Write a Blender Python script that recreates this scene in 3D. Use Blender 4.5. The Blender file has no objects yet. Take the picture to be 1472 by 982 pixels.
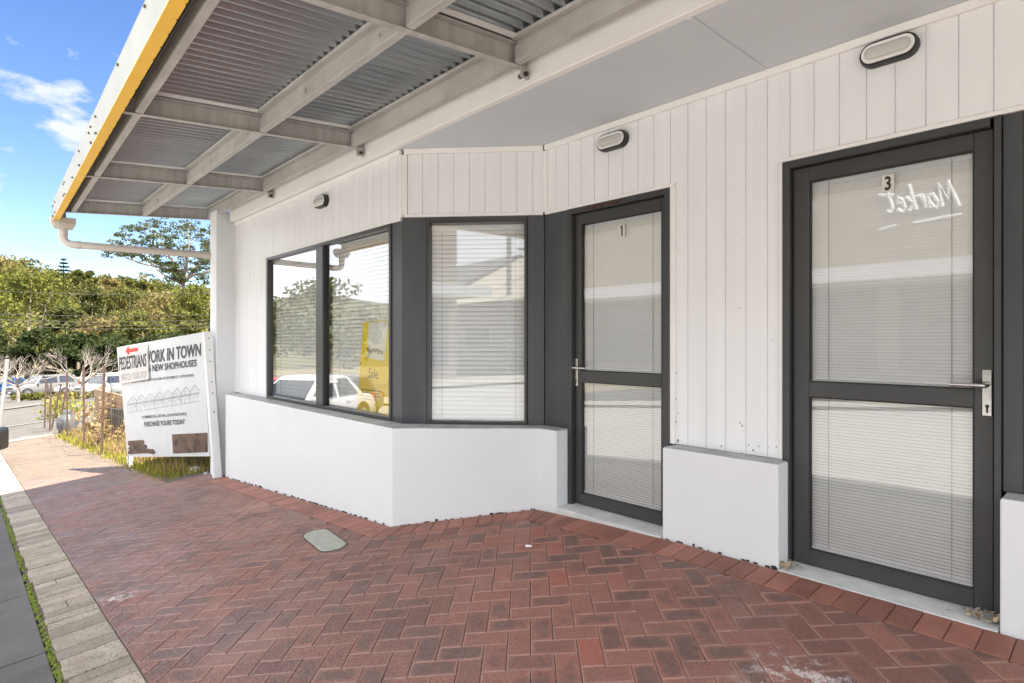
import bpy, math, random
from mathutils import Vector
random.seed(7)
R = math.radians
scene = bpy.context.scene
COL = scene.collection
# ---------------------------------------------------------------- camera model (metres; x runs along the street, y towards the shop)
CAMZ = 1.17
FPX, VPX = 850.0, 784.0
NN = math.hypot(FPX, VPX)
FW = (-FPX/NN, VPX/NN)
RT = (VPX/NN, FPX/NN)
def at(px, py, Z):
    """world point seen at photo pixel (px,py) at depth Z metres"""
    u = (px-736.0)/FPX; v = (491.0-py)/FPX
    return Vector(((FW[0]+u*RT[0])*Z, (FW[1]+u*RT[1])*Z, CAMZ+v*Z))
def lerp_tab(tab, x):
    if x <= tab[0][0]: return tab[0][1]
    for (a, va), (b, vb) in zip(tab, tab[1:]):
        if x <= b: return va+(vb-va)*(x-a)/(b-a)
    return tab[-1][1]
HX = [(1.8,0),(2.4,.018),(3.0,.048),(18,1.143),(60,3.45),(95,3.7)]
HY = [(.1,.2755),(3.0,0.0)]
def g(x, y):
    return -lerp_tab(HX, -x)-lerp_tab(HY, y)

# ---------------------------------------------------------------- mesh builder
class MB:
    def __init__(s): s.v=[]; s.f=[]; s.m=[]; s.t=[]; s.uv=[]
    def face(s, pts, mi=0, tone=0.5, uv=None):
        n=len(s.v); s.v.extend([tuple(p) for p in pts]); s.f.append(tuple(range(n,n+len(pts)))); s.m.append(mi); s.t.append(tone); s.uv.append(uv)
    def mesh(s, vs, fs, mi=0, tone=0.5):
        n=len(s.v); s.v.extend([tuple(p) for p in vs])
        for f in fs: s.f.append(tuple(i+n for i in f)); s.m.append(mi); s.t.append(tone); s.uv.append(None)
    def hexa(s, p, mi=0, tone=0.5):   # p: 4 bottom (ccw from above) + 4 top
        s.mesh(p, [(3,2,1,0),(4,5,6,7),(0,1,5,4),(1,2,6,5),(2,3,7,6),(3,0,4,7)], mi, tone)
    def box(s, x0,x1,y0,y1,z0,z1, mi=0, tone=0.5):
        s.hexa([(x0,y0,z0),(x1,y0,z0),(x1,y1,z0),(x0,y1,z0),(x0,y0,z1),(x1,y0,z1),(x1,y1,z1),(x0,y1,z1)], mi, tone)
    def obox(s, c, ax, ay, az, dx, dy, dz, mi=0, tone=0.5):
        c=Vector(c); ax=Vector(ax)*dx/2; ay=Vector(ay)*dy/2; az=Vector(az)*dz/2
        s.hexa([c-ax-ay-az,c+ax-ay-az,c+ax+ay-az,c-ax+ay-az,c-ax-ay+az,c+ax-ay+az,c+ax+ay+az,c-ax+ay+az], mi, tone)
    def bar(s, a, b, w, h, mi=0, tone=.5, up=(0,0,1)):
        a=Vector(a); b=Vector(b); d=(b-a); L=d.length; d.normalize()
        u=Vector(up); sd=d.cross(u)
        if sd.length<1e-5: sd=d.cross(Vector((0,1,0)))
        sd.normalize(); u=sd.cross(d)
        s.obox((a+b)/2, d, sd, u, L, w, h, mi, tone)
    def tube(s, pts, r, n=8, mi=0, tone=.5, cap=True):
        pts=[Vector(p) for p in pts]
        if not isinstance(r,(list,tuple)): r=[r]*len(pts)
        rings=[]; prev=None
        for i,p in enumerate(pts):
            d=(pts[min(i+1,len(pts)-1)]-pts[max(i-1,0)]); d.normalize()
            if prev is None:
                a=d.cross(Vector((0,0,1)))
                if a.length<1e-3: a=d.cross(Vector((1,0,0)))
            else: a=prev-d*prev.dot(d)
            a.normalize(); prev=a; b=d.cross(a)
            rings.append([p+(a*math.cos(2*math.pi*k/n)+b*math.sin(2*math.pi*k/n))*r[i] for k in range(n)])
        vs=[q for rg in rings for q in rg]; fs=[]
        for i in range(len(pts)-1):
            for k in range(n):
                fs.append((i*n+k,i*n+(k+1)%n,(i+1)*n+(k+1)%n,(i+1)*n+k))
        if cap: fs.append(tuple(range(n-1,-1,-1))); fs.append(tuple((len(pts)-1)*n+k for k in range(n)))
        s.mesh(vs, fs, mi, tone)
    def prism(s, poly, o, ax, ay, th, mi=0, tone=.5):  # 2-D polygon in plane (o,ax,ay), extruded back by th along -n
        o=Vector(o); ax=Vector(ax); ay=Vector(ay); n=ax.cross(ay).normalized()
        A=[o+ax*p[0]+ay*p[1] for p in poly]; B=[q-n*th for q in A]; k=len(poly)
        s.mesh(A+B, [tuple(range(k)), tuple(range(2*k-1,k-1,-1))]+[(i,k+i,k+(i+1)%k,(i+1)%k) for i in range(k)], mi, tone)
    def build(s, name, mats, parent=None, smooth=False, bevel=0, seg=1, **tags):
        me=bpy.data.meshes.new(name); me.from_pydata(s.v,[],s.f); me.update()
        if not isinstance(mats,(list,tuple)): mats=[mats]
        for m in mats: me.materials.append(m)
        if len(mats)>1: me.polygons.foreach_set('material_index', s.m)
        if any(t!=.5 for t in s.t):
            at_=me.attributes.new('tone','FLOAT','FACE'); at_.data.foreach_set('value', s.t)
        if any(u is not None for u in s.uv):
            ul=me.uv_layers.new(name='UVMap'); k=0
            flat=[]
            for f,u in zip(s.f,s.uv):
                for i in range(len(f)): flat += list(u[i]) if u else [0,0]
            ul.data.foreach_set('uv', flat)
        if smooth: me.polygons.foreach_set('use_smooth',[True]*len(me.polygons))
        o=bpy.data.objects.new(name, me); COL.objects.link(o)
        if parent: o.parent=parent
        if bevel:
            b=o.modifiers.new('Bevel','BEVEL'); b.width=bevel; b.segments=seg; b.limit_method='ANGLE'; b.angle_limit=R(40)
        if smooth and smooth!='full':
            try: me.set_sharp_from_angle(angle=R(38))
            except Exception: pass
        tag(o, **tags)
        return o
def tag(o, label=None, cat=None, group=None, kind=None):
    if label: o['label']=label
    if cat: o['category']=cat
    if group: o['group']=group
    if kind: o['kind']=kind
    return o
def empty(name, label=None, cat=None, group=None, loc=(0,0,0), rz=0, parent=None):
    o=bpy.data.objects.new(name,None); COL.objects.link(o); o.location=loc; o.rotation_euler=(0,0,rz)
    if parent: o.parent=parent
    return tag(o,label,cat,group)
def kids(o): return [c for c in bpy.data.objects if c.parent==o]
def copy_tree(o, parent=None):
    c=o.copy(); COL.objects.link(c)
    if parent: c.parent=parent
    for ch in kids(o): copy_tree(ch,c)
    return c

# ---------------------------------------------------------------- materials
def nodes_of(m):
    m.use_nodes=True; nt=m.node_tree; nt.nodes.clear()
    out=nt.nodes.new('ShaderNodeOutputMaterial'); bs=nt.nodes.new('ShaderNodeBsdfPrincipled'); nt.links.new(bs.outputs[0],out.inputs[0])
    return nt,bs,out
def N(nt,t,**kw):
    n=nt.nodes.new(t)
    for k,v in kw.items():
        if k.startswith('i_'): n.inputs[int(k[2:]) if k[2:].isdigit() else k[2:].replace('_',' ')].default_value=v
        else: setattr(n,k,v)
    return n
def ramp(nt, fac, stops):
    r=nt.nodes.new('ShaderNodeValToRGB'); els=r.color_ramp.elements
    while len(els)<len(stops): els.new(.5)
    for e,(p,c) in zip(els,stops):
        e.position=p; e.color=(c[0],c[1],c[2],1) if isinstance(c,(tuple,list)) else (c,c,c,1)
    nt.links.new(fac,r.inputs[0]); return r
def mixc(nt, fac, a, b, mode='MIX'):
    m=nt.nodes.new('ShaderNodeMix'); m.data_type='RGBA'; m.blend_type=mode
    for sock,v in ((m.inputs[0],fac),(m.inputs[6],a),(m.inputs[7],b)):
        if isinstance(v,bpy.types.NodeSocket): nt.links.new(v,sock)
        elif isinstance(v,(tuple,list)): sock.default_value=(v[0],v[1],v[2],1)
        else: sock.default_value=v
    return m.outputs[2]
def mth(nt, op, a, b=None, clamp=False):
    m=nt.nodes.new('ShaderNodeMath'); m.operation=op; m.use_clamp=clamp
    for i,v in enumerate((a,b)):
        if v is None: continue
        if isinstance(v,bpy.types.NodeSocket): nt.links.new(v,m.inputs[i])
        else: m.inputs[i].default_value=v
    return m.outputs[0]
def noise(nt, scale, detail=4, rough=.55, coord='Object', vec=None, mapscale=None):
    tc=nt.nodes.new('ShaderNodeTexCoord'); n=nt.nodes.new('ShaderNodeTexNoise')
    n.inputs['Scale'].default_value=scale; n.inputs['Detail'].default_value=detail; n.inputs['Roughness'].default_value=rough
    v=vec or tc.outputs[coord]
    if mapscale:
        mp=nt.nodes.new('ShaderNodeMapping'); mp.inputs['Scale'].default_value=mapscale; nt.links.new(v,mp.inputs[0]); v=mp.outputs[0]
    nt.links.new(v,n.inputs['Vector']); return n.outputs['Fac']
def bump(nt,bs,h,strength,dist=.01):
    b=nt.nodes.new('ShaderNodeBump'); b.inputs['Strength'].default_value=strength; b.inputs['Distance'].default_value=dist
    nt.links.new(h,b.inputs['Height']); nt.links.new(b.outputs[0],bs.inputs['Normal'])
def mat(name, c1, c2=None, rough=.6, scale=3, lo=.35, hi=.65, metal=0, bmp=0, bscale=60, bdist=.003, mapscale=None, tone=0, spec=.5, dirt=None, dirt_scale=14, dirt_lo=.62):
    m=bpy.data.materials.new(name); nt,bs,out=nodes_of(m)
    bs.inputs['Roughness'].default_value=rough; bs.inputs['Metallic'].default_value=metal; bs.inputs['Specular IOR Level'].default_value=spec
    c2=c2 or c1
    f=noise(nt,scale,5,.6,mapscale=mapscale)
    c=ramp(nt,f,[(lo,c1),(hi,c2)]).outputs[0]
    if tone:
        a=N(nt,'ShaderNodeAttribute',attribute_name='tone')
        t=ramp(nt,a.outputs['Fac'],[(0,1-tone),(1,1+tone)])
        mr=N(nt,'ShaderNodeMapRange'); nt.links.new(a.outputs['Fac'],mr.inputs[0]); mr.inputs[3].default_value=1-tone; mr.inputs[4].default_value=1+tone
        vm=N(nt,'ShaderNodeVectorMath',operation='SCALE'); nt.links.new(c,vm.inputs[0]); nt.links.new(mr.outputs[0],vm.inputs['Scale']); c=vm.outputs[0]
    if dirt:
        d=ramp(nt,noise(nt,dirt_scale,8,.7),[(dirt_lo,0),(dirt_lo+.08,1)]).outputs[0]
        c=mixc(nt,d,c,dirt)
    nt.links.new(c,bs.inputs['Base Color'])
    if bmp: bump(nt,bs,noise(nt,bscale,6,.6),bmp,bdist)
    return m
def glass_mat(name, tint=(.97,.98,.975), f0=1.5, boost=2.0, add=.05, rough=0.0):
    m=bpy.data.materials.new(name); m.use_nodes=True; nt=m.node_tree; nt.nodes.clear()
    out=nt.nodes.new('ShaderNodeOutputMaterial'); tr=N(nt,'ShaderNodeBsdfTransparent'); tr.inputs[0].default_value=(*tint,1)
    gl=N(nt,'ShaderNodeBsdfGlossy'); gl.inputs['Roughness'].default_value=rough; gl.inputs[0].default_value=(1,1,1,1)
    fr=N(nt,'ShaderNodeFresnel'); fr.inputs[0].default_value=f0
    fac=mth(nt,'ADD',mth(nt,'MULTIPLY',fr.outputs[0],boost),add,True)
    mx=N(nt,'ShaderNodeMixShader'); nt.links.new(fac,mx.inputs[0]); nt.links.new(tr.outputs[0],mx.inputs[1]); nt.links.new(gl.outputs[0],mx.inputs[2]); nt.links.new(mx.outputs[0],out.inputs[0])
    return m
M={}
M['render']=mat('white_render',(.735,.75,.765),(.70,.715,.73),.75,1.1,bmp=.35,bscale=14,bdist=.004,dirt=(.60,.60,.59),dirt_scale=5,dirt_lo=.66)
M['clad']=mat('painted_board',(.83,.84,.86),(.79,.80,.82),.5,1.5,bmp=.05,bscale=12,mapscale=(6,6,.5))
M['trim']=mat('white_trim',(.86,.86,.85),(.82,.81,.80),.5,4)
M['ledge']=mat('grey_ledge',(.34,.34,.34),(.50,.50,.49),.9,6,bmp=.5,bscale=50)
M['dark']=mat('charcoal_aluminium',(.038,.040,.042),(.052,.054,.056),.36,1.2,mapscale=(1,1,.4),spec=.5,bmp=.03,bscale=5,dirt=(.13,.13,.125),dirt_scale=26,dirt_lo=.71)
M['panel']=mat('charcoal_panel',(.045,.050,.056),(.068,.072,.078),.42,1.6,mapscale=(2,2,.5),spec=.5)
M['rubber']=mat('black_rubber',(.012,.012,.012),(.02,.02,.02),.6)
M['soffit']=mat('grey_soffit',(.60,.64,.68),(.56,.595,.63),.6,.8)
M['beam']=mat('white_beam',(.84,.83,.82),(.78,.77,.76),.55,2,dirt=(.38,.34,.30),dirt_scale=9,dirt_lo=.70)
M['steel']=mat('painted_steel',(.47,.46,.445),(.36,.35,.335),.5,3,mapscale=(1,6,1),bmp=.06,bscale=30,dirt=(.20,.17,.14),dirt_scale=16,dirt_lo=.68)
M['sheet']=mat('corrugated_sheet',(.37,.405,.425),(.45,.48,.50),.28,.9,metal=.85,mapscale=(6,1,1))
M['yellow']=mat('yellow_fascia',(.80,.48,.045),(.74,.42,.04),.45,2.5,dirt=(.16,.11,.05),dirt_scale=22,dirt_lo=.66)
M['cream']=mat('cream_fascia',(.34,.335,.29),(.29,.285,.245),.5,2,dirt=(.30,.29,.22),dirt_scale=7,dirt_lo=.64)
M['pipe']=mat('cream_pvc',(.60,.55,.50),(.53,.48,.43),.4,2)
M['slat']=mat('blind_slat',(.90,.91,.925),(.875,.885,.90),.45,.5)
M['cord']=mat('blind_cord',(.35,.35,.35))
M['chrome']=mat('satin_steel',(.62,.62,.62),(.52,.52,.52),.22,30,metal=1)
M['black']=mat('black_plastic',(.015,.015,.015),(.022,.022,.022),.4)
M['lens']=mat('frosted_lens',(.55,.55,.54),(.50,.50,.49),.18,3)
M['white']=mat('white_paint',(.82,.82,.81),(.76,.76,.75),.5,3)
M['ink']=mat('black_ink',(.02,.02,.02),(.03,.03,.03),.6)
M['red']=mat('red_paint',(.62,.04,.03),(.55,.03,.03),.5)
M['glass']=glass_mat('window_glass')
M['glassd']=glass_mat('door_glass',boost=1.8,add=.05)
M['int']=mat('interior',(.25,.25,.25))
def brick_mat():
    m=bpy.data.materials.new('clay_paver'); nt,bs,out=nodes_of(m)
    tone=N(nt,'ShaderNodeAttribute',attribute_name='tone').outputs['Fac']
    base=ramp(nt,tone,[(0,(.16,.074,.062)),(.25,(.215,.094,.074)),(.5,(.262,.112,.086)),(.75,(.295,.122,.09)),(1,(.325,.110,.078))])
    uvn=N(nt,'ShaderNodeUVMap'); sp=N(nt,'ShaderNodeSeparateXYZ'); nt.links.new(uvn.outputs[0],sp.inputs[0])
    ex=mth(nt,'MULTIPLY',mth(nt,'ABSOLUTE',mth(nt,'SUBTRACT',sp.outputs[0],.5)),2)
    ey=mth(nt,'MULTIPLY',mth(nt,'ABSOLUTE',mth(nt,'SUBTRACT',sp.outputs[1],.5)),2)
    e4=mth(nt,'ADD',mth(nt,'POWER',ex,6),mth(nt,'POWER',ey,4))
    wob=noise(nt,22,4,.6)
    e=mth(nt,'ADD',e4,mth(nt,'MULTIPLY',mth(nt,'SUBTRACT',wob,.5),1.3))
    tsh=mth(nt,'MULTIPLY',mth(nt,'FRACT',mth(nt,'MULTIPLY',tone,41.7)),.55)
    core=ramp(nt,mth(nt,'ADD',e,tsh),[(.22,1),(.60,0)]).outputs[0]
    sel=mth(nt,'FRACT',mth(nt,'MULTIPLY',tone,17.3))
    core=mth(nt,'MULTIPLY',core,mth(nt,'MULTIPLY',ramp(nt,sel,[(.3,0),(.6,1)]).outputs[0],.8))
    c=mixc(nt,core,base.outputs[0],(.125,.075,.066))
    # dusty lighter wear, stronger where rain reaches the pavers by the kerb
    geo=N(nt,'ShaderNodeNewGeometry'); ps=N(nt,'ShaderNodeSeparateXYZ'); nt.links.new(geo.outputs['Position'],ps.inputs[0])
    big=noise(nt,1.1,4,.6)
    mr=N(nt,'ShaderNodeMapRange'); nt.links.new(ps.outputs[1],mr.inputs[0]); mr.inputs[1].default_value=2.2; mr.inputs[2].default_value=.7; mr.inputs[3].default_value=0; mr.inputs[4].default_value=1
    mx=N(nt,'ShaderNodeMapRange'); nt.links.new(ps.outputs[0],mx.inputs[0]); mx.inputs[1].default_value=-2.0; mx.inputs[2].default_value=-6; mx.inputs[3].default_value=0; mx.inputs[4].default_value=.6
    w=mth(nt,'MULTIPLY',mth(nt,'ADD',mth(nt,'ADD',mr.outputs[0],mx.outputs[0]),mth(nt,'MULTIPLY',mth(nt,'SUBTRACT',big,.5),1.6)),.42,True)
    grain=noise(nt,105,5,.85)
    c=mixc(nt,mth(nt,'MULTIPLY',w,.8),c,(.19,.118,.10))
    sunlit_tint=mth(nt,'ADD',mth(nt,'MULTIPLY',mth(nt,'ADD',ps.outputs[0],8.6),-.33),mth(nt,'MULTIPLY',mth(nt,'SUBTRACT',big,.5),2.4),True)  # tan look of the sunlit far path, painted into the paver colour
    c=mixc(nt,mth(nt,'MULTIPLY',sunlit_tint,.93),c,(.135,.108,.068))
    gr=ramp(nt,grain,[(.40,.25),(.60,1.45)]).outputs[0]
    gw=mth(nt,'ADD',mth(nt,'MULTIPLY',w,1.0),.38,True)
    c=mixc(nt,gw,c,mixc(nt,1.0,c,gr,'MULTIPLY'))
    edge=ramp(nt,mth(nt,'MAXIMUM',ex,ey),[(.86,0),(.97,1)]).outputs[0]
    c=mixc(nt,mth(nt,'MULTIPLY',edge,.42),c,(.44,.29,.235))
    # dark stains
    lt=ramp(nt,noise(nt,1.7,7,.65),[(.54,0),(.66,1)]).outputs[0]
    c=mixc(nt,mth(nt,'MULTIPLY',lt,.24),c,(.37,.20,.16))
    st=ramp(nt,noise(nt,3.1,6,.62),[(.57,0),(.66,1)]).outputs[0]
    c=mixc(nt,mth(nt,'MULTIPLY',st,.5),c,(.11,.07,.065))
    # lime bloom patches
    def bloom(c,cx,cy,rad,amt):
        d=N(nt,'ShaderNodeVectorMath',operation='DISTANCE'); cb=N(nt,'ShaderNodeCombineXYZ'); nt.links.new(ps.outputs[0],cb.inputs[0]); nt.links.new(ps.outputs[1],cb.inputs[1])
        nt.links.new(cb.outputs[0],d.inputs[0]); d.inputs[1].default_value=(cx,cy,0)
        k=mth(nt,'SUBTRACT',1.0,mth(nt,'DIVIDE',d.outputs['Value'],rad),True)
        n2=mth(nt,'MULTIPLY',ramp(nt,noise(nt,15,9,.75),[(.50,0),(.60,1)]).outputs[0],ramp(nt,noise(nt,260,2,.6),[(.40,.1),(.6,1)]).outputs[0])
        return mixc(nt,mth(nt,'MULTIPLY',mth(nt,'MULTIPLY',k,n2),amt,True),c,(.62,.56,.54))
    p=at(1150,945,2.15); c=bloom(c,p.x,p.y,.26,1.9)
    p=at(1185,965,2.1); c=bloom(c,p.x,p.y,.22,2.2)
    p=at(170,835,3.55); c=bloom(c,p.x,p.y,.18,2.0)
    nt.links.new(c,bs.inputs['Base Color'])
    rr=ramp(nt,noise(nt,2.6,6,.65),[(.35,.34),(.65,.80)]); nt.links.new(rr.outputs[0],bs.inputs['Roughness'])
    bump(nt,bs,mth(nt,'ADD',mth(nt,'MULTIPLY',grain,.9),noise(nt,40,5,.6)),.6,.005)
    return m
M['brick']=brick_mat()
M['header']=mat('terracotta_header',(.30,.12,.085),(.235,.095,.07),.62,7,tone=.22,bmp=.25,bscale=60,dirt=(.13,.055,.045),dirt_scale=6,dirt_lo=.6)
M['kerb']=mat('kerb_paver',(.27,.22,.165),(.36,.30,.235),.85,9,tone=.25,bmp=.9,bscale=110,dirt=(.09,.08,.065),dirt_scale=75,dirt_lo=.54)
M['joint']=mat('joint_sand',(.075,.055,.045),(.12,.09,.07),.95,40)
M['asphalt']=mat('asphalt',(.10,.10,.098),(.14,.138,.132),.9,2,bmp=.5,bscale=220,dirt=(.21,.205,.195),dirt_scale=130,dirt_lo=.6)
M['gutter']=mat('gutter_concrete',(.125,.117,.104),(.085,.080,.072),.9,2.2,bmp=.9,bscale=90,dirt=(.15,.15,.147),dirt_scale=70,dirt_lo=.58)
M['moss']=mat('moss',(.20,.24,.02),(.10,.13,.015),.95,40,bmp=.8,bscale=120,bdist=.01)
M['soil']=mat('soil',(.16,.12,.08),(.24,.19,.12),.95,1.2,bmp=.5,bscale=30,dirt=(.12,.14,.04),dirt_scale=2.4,dirt_lo=.5)
M['conc']=mat('pale_concrete',(.42,.39,.35),(.36,.34,.30),.85,3,bmp=.3,bscale=90)
M['hillg']=mat('hill_ground',(.06,.07,.03),(.10,.09,.04),.95,.05)
# ================================================================ wall frames
class Fr:
    def __init__(s, o, t): s.o=Vector((o[0],o[1],0)); s.t=Vector((t[0],t[1],0)).normalized(); s.n=Vector((s.t.y,-s.t.x,0))
    def p(s, a, d, z): q=s.o+s.t*a+s.n*d; return (q.x,q.y,z)
    def box(s, mb, a0,a1,d0,d1,z0,z1, mi=0, tone=.5):
        mb.hexa([s.p(a0,d1,z0),s.p(a1,d1,z0),s.p(a1,d0,z0),s.p(a0,d0,z0),s.p(a0,d1,z1),s.p(a1,d1,z1),s.p(a1,d0,z1),s.p(a0,d0,z1)],mi,tone)
    def hit(s, px, py, d=0):
        r=at(px,py,1.0)-Vector((0,0,CAMZ)); o=s.o+s.n*d
        k=(o.x*s.n.x+o.y*s.n.y)/(r.x*s.n.x+r.y*s.n.y)
        q=Vector((r.x*k,r.y*k,CAMZ+r.z*k))
        return ((q.x-o.x)*s.t.x+(q.y-o.y)*s.t.y, q.z)
PA=(-3.908,2.46); PC=(-3.106,3.20)
FC=Fr((0,3.2),(1,0)); FA=Fr((0,2.46),(1,0)); FB=Fr(PA,(PC[0]-PA[0],PC[1]-PA[1])); LB=math.hypot(PC[0]-PA[0],PC[1]-PA[1])
SILL,HEAD,SOF=.536,2.122,2.645

# ---------------------------------------------------------------- text as real lettering
def text_polys(s, shear=0, fat=0, space=1.0):
    cu=bpy.data.curves.new('t','FONT'); cu.body=s; cu.size=1; cu.fill_mode='FRONT'; cu.shear=shear; cu.offset=fat; cu.space_character=space; cu.resolution_u=3
    ob=bpy.data.objects.new('t',cu); COL.objects.link(ob)
    dg=bpy.context.evaluated_depsgraph_get(); me=ob.evaluated_get(dg).to_mesh()
    vs=[(v.co.x,v.co.y) for v in me.vertices]; fs=[tuple(p.vertices) for p in me.polygons]
    ob.evaluated_get(dg).to_mesh_clear(); bpy.data.objects.remove(ob); bpy.data.curves.remove(cu)
    x0=min(v[0] for v in vs); x1=max(v[0] for v in vs); y0=min(v[1] for v in vs); y1=max(v[1] for v in vs)
    return [((x-x0)/(x1-x0),(y-y0)/(y1-y0)) for x,y in vs], fs
def put_text(mb, s, fn, mi=0, **kw):
    """fn(u,v) -> world point for u,v in 0..1 across the writing"""
    vs,fs=text_polys(s,**kw)
    mb.mesh([fn(u,v) for u,v in vs], fs, mi)

# ================================================================ SHOP BUILDING
shop=empty('shop_building','white single-storey shopfront with charcoal doors and windows, footpath awning along its front','building')
# rendered base walls
def footprint(mb, pts, z0, z1, mi=0):
    k=len(pts); A=[(p[0],p[1],z0(p) if callable(z0) else z0) for p in pts]; B=[(p[0],p[1],z1) for p in pts]
    mb.mesh(A+B,[tuple(range(k-1,-1,-1)),tuple(range(k,2*k))]+[(i,(i+1)%k,k+(i+1)%k,k+i) for i in range(k)],mi)
b1=[(-7.54,2.28),(-3.746,2.273),(-3.027,3.06),(-2.857,3.06),(-2.857,3.25),(-3.13,3.25),(-3.93,2.51),(-7.54,2.51)]
b2=[(-1.991,3.06),(-1.304,3.06),(-1.304,3.25),(-1.991,3.25)]
b3=[(-.419,3.06),(1.8,3.06),(1.8,3.25),(-.419,3.25)]
low=lambda p: g(p[0],p[1])-.12
for pts in (b1,b2,b3):
    mb=MB(); footprint(mb,pts,low,SILL); o=mb.build('base_wall',M['render'],shop,bevel=.008,seg=2)
    l=MB()
    if pts is b1: lp=[(-7.53,2.287),(-3.749,2.280),(-3.030,3.067),(-2.863,3.067),(-2.863,3.24),(-3.12,3.24),(-3.92,2.50),(-7.53,2.50)]
    else: lp=[(pts[0][0]+.006,3.067),(pts[1][0]-.006,3.067),(pts[1][0]-.006,3.24),(pts[0][0]+.006,3.24)]
    footprint(l,lp,SILL-.01,SILL+.003); l.build('ledge',M['ledge'],o)
# crumbled dirt line where the walls meet the paving
rnd=random.Random(3)
cr=MB()
for a,b in (((-7.5,2.275),(-3.76,2.268)),((-3.74,2.268),(-3.03,3.05)),((-1.98,3.055),(-1.31,3.055)),((-.41,3.055),(.8,3.055))):
    L=math.dist(a,b)
    for i in range(int(L*26)):
        t=rnd.random(); x=a[0]+(b[0]-a[0])*t; y=a[1]+(b[1]-a[1])*t
        w=rnd.uniform(.006,.028); h=rnd.uniform(.002,.009)*(2 if rnd.random()<.12 else 1)
        cr.obox((x,y-.001,g(x,y)+h*.4),((b[0]-a[0])/L,(b[1]-a[1])/L,0),((b[1]-a[1])/L,-(b[0]-a[0])/L,0),(0,0,1),w,rnd.uniform(.004,.012),h,0,rnd.random())
cr.build('wall_foot_grime',mat('foot_grime',(.03,.025,.02),(.07,.05,.035),.95,30),shop)
# paint chips on the boards and the base walls
ch=MB()
def chip(F,px,py,d,r):
    s,z=F.hit(px,py,d); k=rnd.randint(5,7)
    poly=[(r*rnd.uniform(.4,1.1)*math.cos(2*math.pi*i/k)*.7,r*rnd.uniform(.4,1.1)*math.sin(2*math.pi*i/k)) for i in range(k)]
    ch.face([F.p(s+a,d+.0012,z+b) for a,b in poly])
for px,py,r in ((972,606,.010),(972,573,.008),(972,536,.007),(975,633,.014),(1064,608,.007),(1067,612,.008),(1083,647,.009),(1105,642,.005),(1122,642,.008),(1122,650,.006),(1066,345,.004),(1077,487,.004),(1109,489,.005),(975,594,.006),(832,233,.008),(802,302,.007),(1063,443,.006),(1001,460,.004)):
    chip(FC,px,py,.001,r)
for k in range(7): chip(FC,rnd.uniform(974,1120),640+rnd.uniform(-3,14),.001,.007)
ch.build('paint_chip',mat('bare_chip',(.10,.09,.08),(.16,.15,.13),.8,30),shop)

# vertical boards with real V joints
def boards(F,s0,s1,z0,z1,phase,pitch=.1205,d=0.0,th=.05,name='cladding'):
    prof=[(s0,d)]
    k=math.ceil((s0-phase)/pitch)
    while phase+k*pitch < s1-.006:
        c=phase+k*pitch; k+=1
        if c-.004<=s0: continue
        prof += [(c-.0032,d),(c-.0012,d-.007),(c+.0012,d-.007),(c+.0032,d)]
    prof.append((s1,d)); n=len(prof)
    mb=MB(); vs=[F.p(a,b,z0) for a,b in prof]+[F.p(a,b,z1) for a,b in prof]
    vs+=[F.p(s0,d-th,z0),F.p(s1,d-th,z0),F.p(s0,d-th,z1),F.p(s1,d-th,z1)]
    fs=[(i,i+1,n+i+1,n+i) for i in range(n-1)]
    b=2*n; fs+=[(b+1,b,b+2,b+3),(0,n,b+2,b),(n-1,b+1,b+3,2*n-1)]
    fs.append(tuple(list(range(n-1,-1,-1))+[b,b+1])); fs.append(tuple(list(range(n,2*n))+[b+3,b+2]))
    mb.mesh(vs,fs); return mb.build(name,M['clad'],shop)
COR=SOF-.042
ph=-FC.hit(1170.2,250)[0]*-1
boards(FC,PC[0]+.03,-1.9852,HEAD+.022,COR,ph)
boards(FC,-1.985,-1.352,SILL+.006,COR,ph)
boards(FC,-1.3518,1.8,HEAD+.022,COR,ph)
boards(FA,-7.75,-6.70,SILL+.006,COR,-6.75)
boards(FA,-6.6995,PA[0]-.035,HEAD-.0,COR,-6.75)
boards(FB,.04,LB-.018,HEAD+.022,COR,FB.hit(607.6,260)[0])
# white trims and cornice
t=MB()
def strip(F,a0,a1,d0,d1,z0,z1): F.box(t,a0,a1,d0,d1,z0,z1)
strip(FC,PC[0]+.012,-1.9856,-.01,.014,HEAD,HEAD+.0215); strip(FC,-1.3514,1.8,-.01,.014,HEAD,HEAD+.0215)
strip(FB,.014,LB-.012,-.01,.013,HEAD,HEAD+.0215)
strip(FA,-6.70,PA[0]-.016,-.01,.013,HEAD-.0225,HEAD-.001)
strip(FC,-1.3515,-1.334,-.01,.016,SILL+.006,HEAD-.001)
strip(FC,-2.019,-1.9855,-.01,.016,SILL+.006,HEAD-.001)
strip(FA,-6.712,-6.694,-.01,.012,SILL+.006,HEAD-.024)
t.build('board_trim',M['trim'],shop,bevel=.002)
t=MB()
strip(FC,PC[0]+.012,1.8,-.01,.020,COR+.001,SOF-.001)
strip(FB,.014,LB-.012,-.01,.019,COR+.001,SOF-.001)
strip(FA,-7.74,PA[0]-.016,-.01,.020,COR+.001,SOF-.001)
t.build('cornice',M['trim'],shop,bevel=.003)
for a_ in ((FA,PA[0]-.034,PA[0]-.001,-.01,.010,HEAD+.001,COR),(FB,.001,.038,-.01,.010,HEAD+.022,COR),(FB,LB-.017,LB-.001,-.01,.008,HEAD+.022,COR),(FC,PC[0]+.001,PC[0]+.029,-.01,.010,HEAD+.022,COR)):
    t=MB(); strip(*a_); t.build('corner_bead',M['trim'],shop,bevel=.002)

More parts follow.
